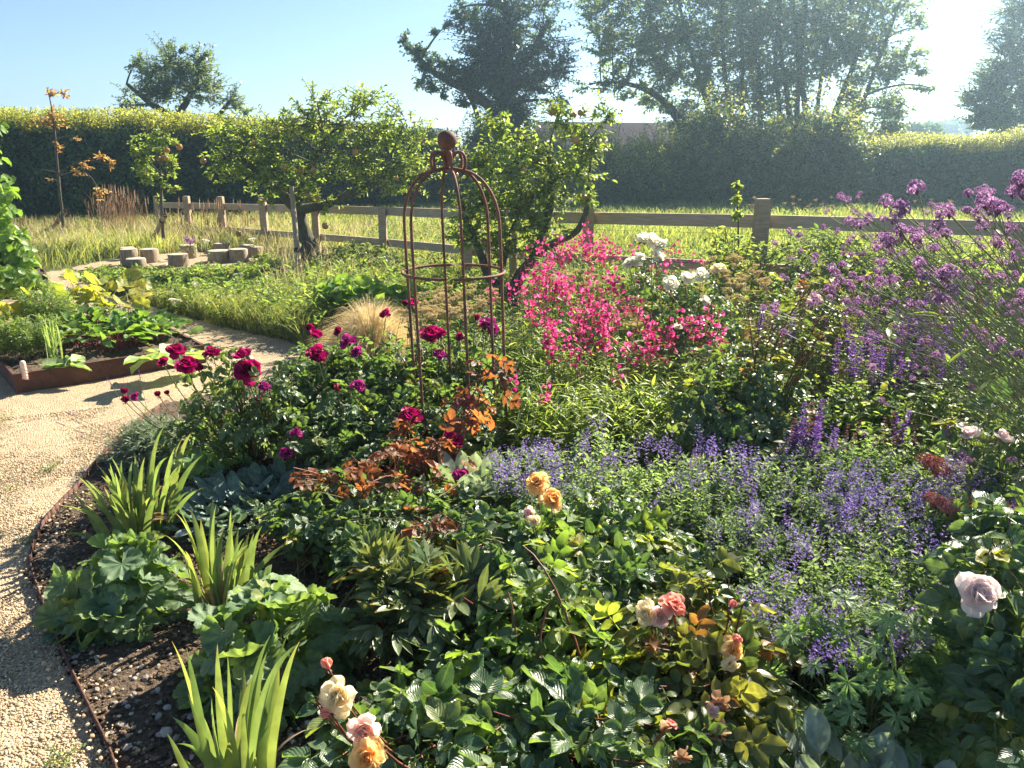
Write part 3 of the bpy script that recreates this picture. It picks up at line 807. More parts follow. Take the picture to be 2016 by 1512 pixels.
# ------------------------------------------------------------------ hedges
def hedge(name, label, pts, ztop, sprig, n, thick=1.4, mat='hedge', leaf=(.065, .11), sprign=2000, flat=.0, mat2=None):
    pts = np.array(pts, float)
    o = thing(name, label, 'hedge', (*pts[len(pts) // 2], 0))
    seg = np.linalg.norm(np.diff(pts, axis=0), axis=1); cum = np.concatenate([[0], np.cumsum(seg)]); Lt = cum[-1]
    zt = np.array(ztop, float)
    def at(s):
        x = np.interp(s, cum, pts[:, 0]); y = np.interp(s, cum, pts[:, 1]); z = np.interp(s, cum, zt)
        x2 = np.interp(s + .1, cum, pts[:, 0]); y2 = np.interp(s + .1, cum, pts[:, 1]); x1 = np.interp(s - .1, cum, pts[:, 0]); y1 = np.interp(s - .1, cum, pts[:, 1])
        t = nrm(np.stack([x2 - x1, y2 - y1], -1)); nb_ = np.stack([-t[:, 1], t[:, 0]], -1)     # away from the camera
        return x, y, z, nb_
    def prof(u, z, r=.25):        # u 0..1 : up the front, then over the top
        zf = z - r; q1 = zf / (zf + r * 1.57 + thick)
        q2 = (zf + r * 1.57) / (zf + r * 1.57 + thick)
        d = np.where(u < q1, 0, np.where(u < q2, r * (1 - np.cos((u - q1) / (q2 - q1) * PI / 2)), r + (u - q2) / (1 - q2) * thick))
        h = np.where(u < q1, u / q1 * zf, np.where(u < q2, zf + r * np.sin((u - q1) / (q2 - q1) * PI / 2), z))
        return d, h
    s = U(0, Lt, n); u = U(0, 1, n) ** 1.15; x, y, z, nb_ = at(s)
    d, h = prof(u, z)
    bump = .07 * np.sin(s * 2.3 + h * 1.7) + .06 * np.sin(s * 5.1 - h * 4) + .05 * np.sin(s * 11 + h * 9) + flat * np.sin(s * .9)
    dep = U(0, .16, n) ** 1.0
    px = x + nb_[:, 0] * (d + dep - bump); py = y + nb_[:, 1] * (d + dep - bump); pz = h + bump * (h > 1) * .6
    yd = np.stack([-nb_[:, 0] * .6, -nb_[:, 1] * .6, U(-.8, .9, n)], -1) + rng.normal(0, .6, (n, 3))
    zh = np.stack([-nb_[:, 0], -nb_[:, 1], np.full(n, .8)], -1) + rng.normal(0, .45, (n, 3))
    g = G(); scatter(g, T_hedge, np.stack([px, py, pz], -1), yd, zh, U(leaf[0], leaf[1], n))
    m = sprign; s = U(0, Lt, m); x, y, z, nb_ = at(s); d = U(-.02, thick, m)
    b = np.stack([x + nb_[:, 0] * d, y + nb_[:, 1] * d, z - .15], -1)
    hh = sprig * U(.35, 1, m) * (1 + (.06 + flat) * np.sin(s * 1.3)) + .12
    gs = G()
    g2 = G()
    stems(g2, gs, b, b + np.stack([rng.normal(0, .3, m) * hh, rng.normal(0, .3, m) * hh, hh], -1), .0, 4, (.004, .002), [T_quad], 11, .1, 1, (leaf[0] * .75, leaf[1] * .8), 1, .7)
    g.build('foliage', M[mat], o)
    g2.build('sunlit_growth', M[mat2 or mat], o)  # loose top shoots; a paler second material carries their sunlit look
    gs.build('twigs', M['darkbark'], o)
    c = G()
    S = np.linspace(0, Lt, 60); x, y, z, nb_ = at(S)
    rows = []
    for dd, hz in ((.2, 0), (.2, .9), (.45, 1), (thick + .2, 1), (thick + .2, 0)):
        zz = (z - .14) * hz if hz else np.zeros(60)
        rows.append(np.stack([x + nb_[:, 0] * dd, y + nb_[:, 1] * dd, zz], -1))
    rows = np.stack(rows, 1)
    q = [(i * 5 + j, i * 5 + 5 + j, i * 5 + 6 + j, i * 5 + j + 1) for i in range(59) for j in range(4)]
    c.add(rows, q=q); c.build('shade_core', M['hedgecore'], o)  # solid core coloured dark to stand for the shade inside the hedge
    return o
hl = [Q(-700, 440, 17.4), Q(0, 440, 17.9), Q(300, 435, 18.6), Q(560, 430, 20.0), Q(900, 425, 23.0)]
hedge('clipped_hedge', 'long clipped dark beech hedge with bright loose top growth, behind the saplings', [p[:2] for p in hl],
      [Q(-700, 252, 17.4)[2], Q(0, 250, 17.9)[2], Q(300, 255, 18.6)[2], Q(560, 268, 20)[2], Q(900, 285, 23)[2]], .5, 80000, sprign=7000, mat2='sunlitleaf')
hr = [Q(1640, 410, 24), Q(1800, 410, 22), Q(2016, 410, 20.5), Q(2700, 410, 18)]
hedge('field_hedge', 'uneven leafy hedge with pale sunlit top at the right end of the field', [p[:2] for p in hr],
      [Q(1640, 318, 24)[2], Q(1800, 300, 22)[2], Q(2016, 285, 20.5)[2], Q(2700, 265, 18)[2]], .55, 42000, sprign=5000, flat=.22, leaf=(.06, .10), mat2='sunlitleaf')

# ------------------------------------------------------------------ trees
def smooth(pts, n):
    pts = np.array(pts, float); k = len(pts)
    t = np.linspace(0, k - 1, n)
    out = np.stack([np.interp(t, np.arange(k), pts[:, c]) for c in range(pts.shape[1])], -1)
    for _ in range(2): out[1:-1] = (out[:-2] + 2 * out[1:-1] + out[2:]) / 4
    return out
def tree(name, label, cat, trunks, clumps, mat, bark='bark', leaf=(.06, .1), tm=None, per=14, group=None, twig=.012, droop=.1, base=None, reach=(.55, 1.15), fruit=None, leafout=1.0, dens=1.6, growth=0):
    """trunks: lists of (px, py, Y, radius); clumps: (px, py, rx, ry, Y, twigs)"""
    T0 = trunks[0][0]
    b0 = Q(T0[0], T0[1], T0[2])
    o = thing(name, label, cat, (b0[0], b0[1], 0 if abs(b0[2]) < .3 or base is None else b0[2]), group)
    gt = G(); tp = []
    for tr in trunks:
        pts = np.array([[*Q(a, b, Y), r] for a, b, Y, r in tr])
        s = smooth(pts, 14)
        s[:, :3] += rng.normal(0, .012, (14, 3)) * s[:, 3:4] * 8
        path = s[:, :3]
        sides = 8
        tan = nrm(np.gradient(path, axis=0)); n1 = nrm(np.cross(tan, np.array([0, 1.0, .1]))); n2 = np.cross(tan, n1)
        an = np.arange(sides) * 2 * PI / sides
        v = path[:, None] + s[:, 3][:, None, None] * (np.cos(an)[None, :, None] * n1[:, None] + np.sin(an)[None, :, None] * n2[:, None]) * (1 + rng.normal(0, .06, (14, sides, 1)))
        q = [(i * sides + j, i * sides + (j + 1) % sides, (i + 1) * sides + (j + 1) % sides, (i + 1) * sides + j) for i in range(13) for j in range(sides)]
        gt.add(v, q=q)
        tp.append(s)
    tp = np.concatenate(tp)
    gl, gb = G(), G(); alltips = []
    for cx, cy, rx, ry, Y, n in clumps:
        n = int(n * dens)
        c = Q(cx, cy, Y)
        sc_ = Y / cp / F
        RX, RZ = rx * sc_, ry * sc_
        RY = min(RX, RZ * 1.3) * .9
        rad = np.array([RX, RY, RZ])
        # limb
        cost = np.linalg.norm(tp[:, :3] - c, axis=1) + np.where(tp[:, 2] > c[2], 1.5 * (tp[:, 2] - c[2]), 0)
        j = np.argmin(cost); st = tp[j, :3]
        r0 = min(tp[j, 3] * .6, .012 + .03 * np.linalg.norm(c - st))
        lim = bez(st[None], ((st + c) / 2 + [0, 0, .15 * np.linalg.norm(c - st)] + rng.normal(0, .08, 3) * RX)[None], c[None], np.linspace(0, 1, 8))
        tubes(gt, lim, r0, r0 * .4, 6)
        ks = max(1, n // (5 if leaf[1] > .12 else 3))
        sd = nrm(rng.normal(0, 1, (ks, 3))) * (U(.25, 1.0, ks) ** .6)[:, None]
        ix = rng.integers(0, ks, n)
        sub = c + sd[ix] * rad * .85
        st2 = sub - sd[ix] * rad * U(.25, .6, (n, 1))
        d = nrm(rng.normal(0, 1, (n, 3)) + sd[ix] * .8 + [0, 0, .15])
        tips = sub + d * rad * (U(.2, .75, n) * reach[1] * (1 if leaf[1] > .12 else 1.15))[:, None]
        tips[:, 2] += U(0, .2, n) * RZ
        tips[:, 2] = np.maximum(tips[:, 2], .15)
        alltips.append(tips)
        stems(gl, gb, st2, tips, -droop, 5, (twig, twig * .35), tm or [T_quad], per, .15, 1, leaf, leafout, .5, droop, 1.0, .5, 3, .4)
    if growth:
        at_ = np.concatenate(alltips); at_ = at_[at_[:, 2] > np.quantile(at_[:, 2], .55)]
        at_ = at_[rng.integers(0, len(at_), growth)] + rng.normal(0, .12, (growth, 3)); m_ = len(at_)
        g2 = G(); stems(g2, gb, at_, at_ + np.stack([rng.normal(0, .15, m_), rng.normal(0, .15, m_), U(.15, .7, m_)], -1), 0, 4, (.006, .003), [T_quad], 9, .1, 1, (.07, .12), 1, .6, 0, 1, .5, 3)
        g2.build('sunlit_growth', M['sunlitleaf'], o)  # sprigs added in a pale colour to give the crown a sunlit top
    tk = gt.build('trunk', M[bark], o)
    gb.build('branches', M[bark], tk)
    gl.build('crown', M[mat], o)
    return o
def apples(o, pts, Y, col, dm=.065):
    g = G(); lathe(g, [(.02, .38), (.2, .46), (.42, .3), (.5, .02), (.42, -.3), (.22, -.45), (.03, -.38)], seg=12)
    me = g.mesh('apple', M[col])
    for a, b in pts: inst(me, 'apple', o, Q(a, b, Y + U(-.2, .2)), (U(-.3, .3), U(-.3, .3), 0), dm * U(.85, 1.15))

# old apple tree, middle left
t = tree('apple_tree', 'old apple tree with crooked dark trunk, left of the rusty frame', 'tree',
     [[(612, 545, 11, .13), (612, 500, 11, .11), (596, 450, 11, .10), (584, 412, 11, .09)], [(584, 412, 11, .08), (545, 370, 10.9, .06), (500, 330, 10.8, .045), (455, 300, 10.7, .03)],
      [(586, 414, 11, .08), (640, 405, 11, .06), (690, 380, 11, .045), (760, 345, 11.1, .03)], [(584, 412, 11, .07), (600, 350, 11, .05), (640, 280, 11, .03)]],
     [(445, 310, 50, 35, 10.7, 34), (430, 262, 45, 30, 10.8, 26), (500, 270, 70, 40, 10.8, 46), (505, 335, 60, 40, 10.7, 44), (560, 300, 60, 45, 10.9, 50), (550, 245, 50, 30, 11, 28),
      (620, 240, 55, 40, 11, 46), (625, 205, 38, 28, 11, 24), (690, 240, 60, 40, 11, 46), (720, 205, 40, 25, 11.1, 22), (680, 300, 70, 40, 11, 56), (760, 270, 55, 45, 11.1, 46), (790, 320, 60, 40, 11.1, 44), (830, 290, 45, 45, 11.2, 30),
      (740, 350, 70, 35, 11, 46), (620, 350, 60, 35, 10.8, 44), (540, 365, 50, 25, 10.8, 28), (640, 390, 35, 18, 10.9, 14), (820, 355, 40, 25, 11.1, 18), (800, 235, 40, 35, 11.1, 18)],
     'apple', leaf=(.045, .075), tm=[T_oval, T_small], per=11, twig=.006, reach=(.4, 1.25), dens=1.0)
apples(t, [(592, 337), (617, 335), (608, 385), (625, 390), (779, 350), (560, 330), (400, 317), (470, 460), (500, 282), (700, 300), (640, 445)], 10.6, 'applered', .085)
# nearer apple tree behind the rusty frame
t = tree('apple_tree', 'green apple tree with forked grey trunk growing behind the rusty domed frame', 'tree',
     [[(1005, 600, 7.6, .07), (1015, 545, 7.6, .06), (1060, 500, 7.6, .05), (1078, 440, 7.6, .045), (1085, 380, 7.6, .03), (1080, 300, 7.6, .018)],
      [(1000, 595, 7.6, .05), (960, 540, 7.6, .045), (940, 480, 7.5, .04), (915, 430, 7.5, .03), (895, 340, 7.5, .015)],
      [(1030, 530, 7.6, .045), (1085, 475, 7.6, .04), (1130, 465, 7.6, .035), (1155, 430, 7.6, .028), (1160, 360, 7.6, .018), (1165, 270, 7.6, .01)],
      [(985, 560, 7.6, .03), (1000, 470, 7.6, .022), (1030, 400, 7.6, .014)]],
     [(960, 330, 45, 45, 7.6, 30), (985, 270, 32, 32, 7.6, 18), (1045, 320, 50, 40, 7.6, 32), (1070, 385, 60, 45, 7.6, 42), (1000, 400, 60, 40, 7.6, 36), (1120, 340, 50, 40, 7.6, 30),
      (1150, 290, 40, 40, 7.6, 22), (1130, 240, 30, 30, 7.6, 12), (1190, 240, 22, 30, 7.6, 10), (1165, 390, 28, 22, 7.6, 12), (930, 420, 45, 35, 7.5, 22), (960, 480, 60, 35, 7.5, 24),
      (1060, 440, 45, 30, 7.6, 20), (1095, 235, 26, 28, 7.6, 8), (1010, 490, 55, 30, 7.6, 18), (1020, 450, 60, 40, 7.5, 22), (960, 400, 50, 40, 7.5, 20), (1010, 350, 60, 50, 7.5, 22), (900, 480, 35, 40, 7.5, 12)],
     'apple', leaf=(.04, .065), tm=[T_oval, T_oval2], per=11, twig=.005, reach=(.4, 1.4), dens=1.5)
apples(t, [(1087, 222), (1092, 212), (1130, 226), (1143, 222), (1134, 276), (1174, 292), (1152, 386), (1178, 280), (954, 478), (897, 345), (1032, 337)], 7.5, 'applered', .062)

# saplings
t = tree('sapling', 'thin bare sapling with sparse orange leaves in front of the clipped hedge', 'tree',
     [[(125, 448, 14, .03), (115, 350, 14, .025), (108, 260, 14, .018), (100, 200, 14, .01), (92, 172, 14, .006)], [(116, 342, 14, .014), (150, 318, 14, .01), (190, 315, 14, .008), (228, 330, 14, .005)],
      [(116, 345, 14, .012), (160, 335, 14, .01), (182, 350, 14, .008), (195, 380, 14, .005)], [(113, 340, 14, .01), (80, 333, 14, .008), (62, 345, 14, .005), (60, 360, 14, .004)]],
     [(100, 190, 16, 14, 14, 5), (125, 185, 14, 8, 14, 3), (80, 245, 34, 14, 14, 14), (105, 232, 16, 12, 14, 6), (145, 268, 10, 8, 14, 2), (110, 275, 10, 8, 14, 2), (116, 296, 10, 8, 14, 2), (158, 322, 20, 10, 14, 5), (190, 318, 22, 8, 14, 5), (225, 330, 14, 8, 14, 4),
      (160, 348, 18, 8, 14, 4), (192, 378, 20, 12, 14, 7), (102, 352, 8, 5, 14, 1)], 'orangeleaf', leaf=(.05, .085), tm=[T_oval], per=7, twig=.005, reach=(.4, 1.3), dens=1.0)
t = tree('sapling', 'young staked fruit tree with narrow crown of green leaves beside the dry grass', 'tree',
     [[(322, 470, 13, .03), (318, 400, 13, .025), (316, 330, 13, .018), (312, 260, 13, .01)], [(318, 345, 13, .012), (295, 320, 13, .009), (265, 285, 13, .006)], [(318, 360, 13, .012), (335, 330, 13, .008), (345, 300, 13, .005)]],
     [(275, 290, 22, 20, 13, 10), (285, 320, 24, 20, 13, 12), (300, 350, 24, 16, 13, 10), (315, 270, 22, 22, 13, 12), (335, 325, 18, 22, 13, 10), (325, 300, 20, 20, 13, 8), (330, 370, 14, 14, 13, 5), (350, 290, 20, 10, 13, 3), (305, 390, 10, 14, 13, 3)],
     'apple', leaf=(.06, .09), tm=[T_oval], per=9, twig=.005, reach=(.3, 1.1))
apples(t, [(329, 296), (326, 311), (312, 312), (353, 289)], 12.9, 'orangeleaf', .09)
tree('sapling', 'slim upright young shoot with round leaves standing by the fence left of the tall post', 'tree',
     [[(1452, 540, 6.6, .010), (1454, 440, 6.6, .007), (1450, 352, 6.6, .003)]],
     [(1450, 365, 10, 10, 6.6, 5), (1452, 395, 11, 12, 6.6, 6), (1452, 422, 9, 10, 6.6, 5)], 'apple', leaf=(.03, .05), tm=[T_oval], per=7, twig=.002, reach=(.4, 1))

# trees beyond the hedges
tree('orchard_tree', 'bushy dark tree rising above the middle of the clipped hedge', 'tree',
     [[(350, 445, 25, .25), (345, 300, 25, .2), (340, 220, 25, .15)], [(340, 230, 25, .12), (290, 200, 25, .08), (250, 165, 25, .05)], [(342, 240, 25, .12), (380, 180, 25, .08), (400, 130, 25, .04)], [(345, 280, 25, .1), (430, 230, 25, .07), (460, 190, 25, .04)]],
     [(340, 130, 45, 42, 25, 90), (385, 140, 45, 40, 25, 80), (300, 150, 40, 35, 25, 50), (270, 125, 28, 20, 25, 22), (345, 180, 60, 40, 25, 110), (400, 180, 50, 35, 25, 80), (310, 195, 45, 30, 25, 60), (255, 190, 35, 25, 25, 24), (240, 215, 25, 15, 25, 14), (450, 190, 30, 28, 25, 26), (475, 215, 28, 20, 25, 20), (395, 105, 20, 15, 25, 14), (350, 100, 24, 14, 25, 14)],
     'treeleaf', 'darkbark', leaf=(.08, .13), per=12, twig=.012, reach=(.4, 1.15), dens=1.1)
tree('ivy_tree', 'tall tree choked with dark ivy, one long arm reaching left over the garden', 'tree',
     [[(985, 412, 26, .35), (985, 320, 26, .32), (990, 240, 26, .28), (1000, 150, 26, .2), (1000, 40, 26, .12), (985, -60, 26, .06)], [(985, 230, 26, .18), (930, 180, 26, .14), (860, 150, 26, .10), (800, 90, 26, .05)],
      [(960, 300, 26, .10), (945, 240, 26, .08), (930, 200, 26, .06), (900, 150, 26, .04)], [(1000, 160, 26, .15), (1050, 100, 26, .1), (1080, 40, 26, .06)]],
     [(985, 270, 62, 48, 26, 300), (1000, 215, 52, 40, 26, 240), (985, 160, 62, 42, 26, 240), (1000, 110, 62, 42, 26, 200), (960, 75, 55, 40, 26, 120), (1010, 50, 62, 42, 26, 130), (1070, 70, 48, 42, 26, 90), (1085, 130, 45, 40, 26, 90), (1050, 165, 50, 35, 26, 100),
      (990, -10, 55, 35, 26, 70), (1060, 10, 50, 30, 26, 50), (920, 40, 34, 26, 26, 44), (905, 15, 26, 20, 26, 26), (870, 58, 24, 14, 26, 18), (930, 160, 40, 32, 26, 100), (890, 150, 38, 24, 26, 80), (850, 128, 34, 18, 26, 54), (820, 105, 24, 16, 26, 32), (795, 85, 18, 14, 26, 18), (830, 148, 20, 20, 26, 26), (865, 175, 28, 20, 26, 34),
      (925, 200, 30, 16, 26, 34), (960, 320, 42, 45, 26, 180), (1030, 290, 40, 40, 26, 110), (1100, 200, 34, 26, 26, 26), (950, 110, 50, 40, 26, 110)],
     'ivy', 'darkbark', leaf=(.09, .15), per=12, twig=.014, reach=(.35, 1.12), dens=1.1)
big = [(1180, 100, 45, 45, 28, 50), (1200, 50, 60, 45, 28, 70), (1170, 20, 40, 40, 28, 40), (1250, 100, 60, 45, 28, 90), (1270, 30, 70, 55, 28, 120), (1240, -40, 70, 45, 28, 80), (1330, 60, 70, 60, 28, 150), (1340, -30, 80, 50, 28, 100), (1320, 140, 60, 45, 28, 90),
       (1400, 120, 70, 60, 28, 170), (1420, 30, 80, 60, 28, 170), (1430, -60, 90, 50, 28, 120), (1500, 90, 80, 70, 28, 210), (1520, 0, 90, 60, 28, 170), (1590, 60, 80, 60, 28, 170), (1560, 150, 80, 45, 28, 150), (1650, 110, 70, 50, 28, 140), (1640, 20, 80, 60, 28, 140),
       (1720, 70, 60, 55, 28, 110), (1700, -20, 80, 50, 28, 90), (1760, 20, 45, 40, 28, 50), (1780, 110, 36, 26, 28, 34), (1800, 135, 30, 12, 28, 16), (1740, 140, 50, 30, 28, 60), (1800, 55, 26, 20, 28, 18), (1480, 190, 70, 45, 28, 110), (1400, 200, 60, 45, 28, 80), (1370, 260, 60, 50, 28, 120), (1450, 270, 60, 45, 28, 110),
       (1540, 230, 60, 45, 28, 60), (1600, 250, 60, 45, 28, 60), (1680, 180, 60, 36, 28, 60), (1700, 230, 60, 40, 28, 80), (1760, 215, 40, 34, 28, 60), (1660, 280, 60, 32, 28, 90), (1530, 290, 70, 30, 28, 100), (1750, 265, 40, 30, 28, 60), (1830, 172, 40, 7, 28, 12), (1200, 150, 40, 20, 28, 14), (1170, 165, 40, 22, 28, 18), (1240, 170, 40, 20, 28, 26), (1290, 190, 34, 26, 28, 30), (1330, 225, 30, 34, 28, 36), (1215, 200, 50, 20, 28, 8)]
trk = [[(1345, 412, 28, .30), (1355, 300, 28, .24), (1340, 230, 28, .15), (1290, 180, 28, .10), (1220, 158, 28, .05), (1160, 165, 28, .03)]]
for bx, mx_, tx in ((1400, 1400, 1330), (1440, 1450, 1420), (1490, 1500, 1480), (1525, 1530, 1540), (1560, 1570, 1590), (1590, 1610, 1640), (1610, 1650, 1720), (1470, 1470, 1450), (1625, 1690, 1780), (1545, 1550, 1530), (1580, 1590, 1560)):
    trk.append([(bx, 412, 28 + U(-.6, .6), U(.10, .19)), (mx_ + U(-12, 12), 230, 28, U(.07, .13)), ((mx_ + tx) / 2 + U(-14, 14), 120, 28, .07), (tx, -20, 28, .04)])
tree('multi_stemmed_tree', 'huge many-stemmed tree filling the sky right of the barn roof', 'tree', trk, big, 'treeleaf', 'darkbark', leaf=(.12, .19), per=12, twig=.011, reach=(.2, 1.18), dens=1.15)
tree('roadside_tree', 'pale hazy broad tree cut by the right edge above the field hedge', 'tree',
     [[(2030, 400, 31, .35), (2040, 200, 31, .25), (2050, 50, 31, .12)]],
     [(2010, 60, 60, 50, 31, 120), (1985, 120, 60, 40, 31, 110), (1950, 170, 50, 30, 31, 70), (1920, 200, 36, 26, 31, 50), (1990, 190, 70, 45, 31, 140), (1930, 235, 40, 22, 31, 50), (2060, 130, 80, 70, 31, 160), (2030, 0, 60, 50, 31, 80), (1990, 240, 60, 30, 31, 80), (2080, 230, 80, 60, 31, 120), (1960, 225, 50, 30, 31, 70)],
     'treeleaf', 'darkbark', leaf=(.10, .16), per=12, twig=.02, reach=(.3, 1.12))
# shrubs along the back of the field
bush_spec = [(950, 340, 60, 60, 24, 'dark round shrub at the foot of the ivy tree'), (1060, 342, 62, 44, 24.5, 'dense dark shrub below the left end of the barn roof'), (1180, 346, 66, 42, 23.5, 'broad mid green shrub below the barn roof'),
             (1290, 345, 66, 42, 23, 'tall bluish green shrub right of the barn roof'), (1400, 330, 80, 80, 23, 'dark wide shrub below the leaning limb of the huge tree'), (1520, 345, 80, 72, 23, 'dark shrub below the many upright stems'), (1640, 325, 80, 70, 23, 'dark shrub between the huge tree and the field hedge'),
             (1240, 375, 90, 40, 22.5, 'low dark bramble bank behind the fence rail')]
for cx, cy, rx, ry, Y, lab in bush_spec:
    tree('field_shrub', lab, 'shrub', [[(cx, 411, Y, .09), (cx + 4, cy + 20, Y, .06)]],
         [(cx + a * rx, cy + b * ry, rx * .55, ry * .55, Y + U(-.4, .4), int(.016 * rx * ry)) for a, b in ((0, 0), (-.55, .1), (.55, .1), (-.3, -.5), (.35, -.45), (-.6, .6), (.6, .6), (0, .65), (0, -.75))],
         'treeleaf' if cx in (1180, 1290, 1520, 1060) else 'darkleaf', 'darkbark', leaf=(.11, .17), per=12, group='dark shrubs along the back of the field', twig=.012, reach=(.2, 1.12), growth=260)  # paler leaf colour on some shrubs stands in for lit tops
for cx, cy, rx, ry, Y, lab in ((1800, 262, 40, 12, 60, 'low far tree seen left of the field gap'), (1850, 248, 30, 9, 120, 'small blue distant trees on the horizon gap'), (1885, 243, 26, 8, 125, 'bluish distant tree beside the roadside tree')):
    tree('distant_tree', lab, 'tree', [[(cx, 312, Y, .3), (cx, cy, Y, .2)]], [(cx + a * rx, cy + 6, rx * .5, ry, Y, 90) for a in (-.8, -.3, .2, .7)] + [(cx, 285, rx, 22, Y, 150)], 'darkleaf', 'darkbark', leaf=(.4, .7), per=10, twig=.03)
# barn
o = thing('barn', 'long low barn with dark tiled roof behind the field shrubs', 'building', (*Q(1200, 300, 44)[:2], 0))
g = G(); a, b = Q(1040, 300, 43), Q(1480, 300, 47)
zr, ze = Q(1200, 238, 47)[2], Q(1200, 285, 43)[2]
a2, b2 = a + [.6, 5, 0], b + [.6, 5, 0]
g.add([(a[0], a[1], ze), (b[0], b[1], ze), (b2[0], b2[1], zr), (a2[0], a2[1], zr), (a[0] + 1.2, a[1] + 10, ze), (b[0] + 1.2, b[1] + 10, ze)], q=[(0, 1, 2, 3), (3, 2, 5, 4)], t=[])
g.build('roof', M['tile'], o)
g = G()
g.add([(a[0], a[1] + .3, 0), (b[0], b[1] + .3, 0), (b[0], b[1] + .3, ze), (a[0], a[1] + .3, ze), (a[0] + 1, a[1] + 9.6, 0), (b[0] + 1, b[1] + 9.6, 0), (b[0] + 1, b[1] + 9.6, ze), (a[0] + 1, a[1] + 9.6, ze)], q=[(0, 1, 2, 3), (1, 5, 6, 2), (5, 4, 7, 6), (4, 0, 3, 7)])
g.build('wall', M['brick'], o)

# ------------------------------------------------------------------ fence and stakes
posts = [(2440, 470, 4.9, .12), (2022, 452, 5.9, .12), (1503, 391, 6.9, .115), (1160, 393, 8.0, .10), (920, 394, 9.2, .10), (752, 411, 10.6, .10), (619, 402, 12.0, .10), (516, 389, 13.3, .11), (433, 387, 14.6, .11), (366, 386, 15.8, .11), (308, 386, 16.8, .11)]
fo = thing('post_and_rail_fence', 'weathered wooden post and rail fence between garden and field', 'fence', (*Q(1503, 391, 6.9)[:2], 0))
tops = []
for a, b, Y, w in posts:
    t = Q(a, b, Y); tops.append(t)
    g = G(); box(g, (t[0], t[1], -.02), t, w, w, (0, 1, 0), .008); g.build('post', M['oak'], fo, smooth=False)
rail_top = [(2440, 486), (2022, 438), (1503, 424), (1160, 419), (920, 414), (752, 408), (619, 405), (516, 403), (433, 401), (366, 400), (308, 399)]
for i in range(10):
    p0, p1 = Q(*rail_top[i], posts[i][2]), Q(*rail_top[i + 1], posts[i + 1][2])
    if i == 0: p0 = p0 + (p0 - p1) * .6
    g = G(); th = .115 if i < 4 else .11
    off = np.array([.02, .075, -th / 2])
    box(g, p0 + off, p1 + off + [.0, 0, 0], .04, th, (0, 0, 1), .003); g.build('rail', M['rail'], fo, smooth=False)
    if i < 8:
        drop = np.array([0, 0, -.42])
        g = G(); box(g, p0 + off + drop, p1 + off + drop, .035, th * .9, (0, 0, 1), .003); g.build('rail', M['rail'], fo, smooth=False)
g = G()
for dz in (-.16, -.30, -.44):
    pts = [Q(*rail_top[i], posts[i][2]) + [0, -.06, dz] for i in range(5)]
    for i in range(4): tubes(g, [[pts[i], (pts[i] + pts[i + 1]) / 2, pts[i + 1]]], .0015, .0015, 3)
g.build('wire', M['rubber'], fo)
def stake(label, p0, p1, r, mat='oak', name='tree_stake', band=None):
    o = thing(name, label, 'stake', (p0[0], p0[1], 0))
    g = G(); tubes(g, [np.linspace(p0, p1, 6)], r, r * .97, 10)
    g.add([p1 + np.array([math.cos(k) * r, math.sin(k) * r, 0.0]) for k in (0, 1.57, 3.14, 4.71)], q=[(0, 1, 2, 3)])
    pl = g.build('pole', M[mat], o)
    if band is not None:
        g = G(); m = p0 + (p1 - p0) * band; d = nrm(p1 - p0); tubes(g, [[m - d * .03, m, m + d * .03]], r * 1.2, r * 1.2, 10); g.build('tie', M['rubber'], pl)
stake('slanting pale stake tied to the orange-leaved sapling', P(97, 462), Q(129, 414, 13.9), .04, band=.8)
stake('slanting pale stake tied to the young tree with green narrow crown', P(294, 486), Q(325, 424, 12.8), .04, band=.85)
stake('thin upright stake against the old apple trunk', P(590, 548), Q(574, 368, 10.7), .035, band=.3)
stake('round wooden stake standing among the near apple branches behind the rusty frame', P(1010, 585), Q(1010, 418, 8.2), .045)

# ------------------------------------------------------------------ log stools
logs = [(257, 490, 522, 32, 'log stool behind the leftmost front log, with another rim above'), (296, 490, 518, 33, 'pale log stool second from the left in the seat circle'), (270, 509, 531, 36, 'short leftmost log stool nearest the path'),
        (373, 482, 508, 31, 'tall log stool with a pink flower behind it'), (353, 500, 524, 38, 'short log stool at the front middle of the circle'), (438, 480, 498, 29, 'small log stool at the back right of the circle'), (433, 493, 516, 42, 'wide log stool half hidden by grass right of the gap'),
        (471, 490, 516, 34, 'log stool right of the wide grassy one'), (488, 486, 502, 30, 'far log stool behind the right-hand stools'), (503, 487, 506, 28, 'farthest right log stool of the circle, deep in grass'), (254, 487, 512, 26, 'log stool at the back left, mostly hidden by its neighbour')]
for px, t, b, w, lab in logs:
    base = P(px, b, 0); Y = base[1]; r = w / 2 * Y / cp / F * .98
    top = Q(px, t, Y)[2]; top = max(.16, top - .0)
    o = thing('log_stool', lab, 'stool', base, 'log stools set in a circle')
    g = G(); lathe(g, [(r * 1.10, -.01), (r * 1.03, top * .3), (r * .99, top * .6), (r, top - .012), (r * .95, top)], base, 22, .035); ts = g.build('trunk_section', M['log'], o)
    g = G(); lathe(g, [(r * .95, top + .001), (r * .5, top + .006), (.001, top + .004)], base, 18); g.build('cut_top', M['logtop'], ts)
o = thing('plank', 'short grey plank leaning between the front log stools', 'plank', P(322, 528))
g = G(); box(g, P(300, 531, .03), P(328, 520, .1), .16, .04); g.build('board', M['oak'], o)

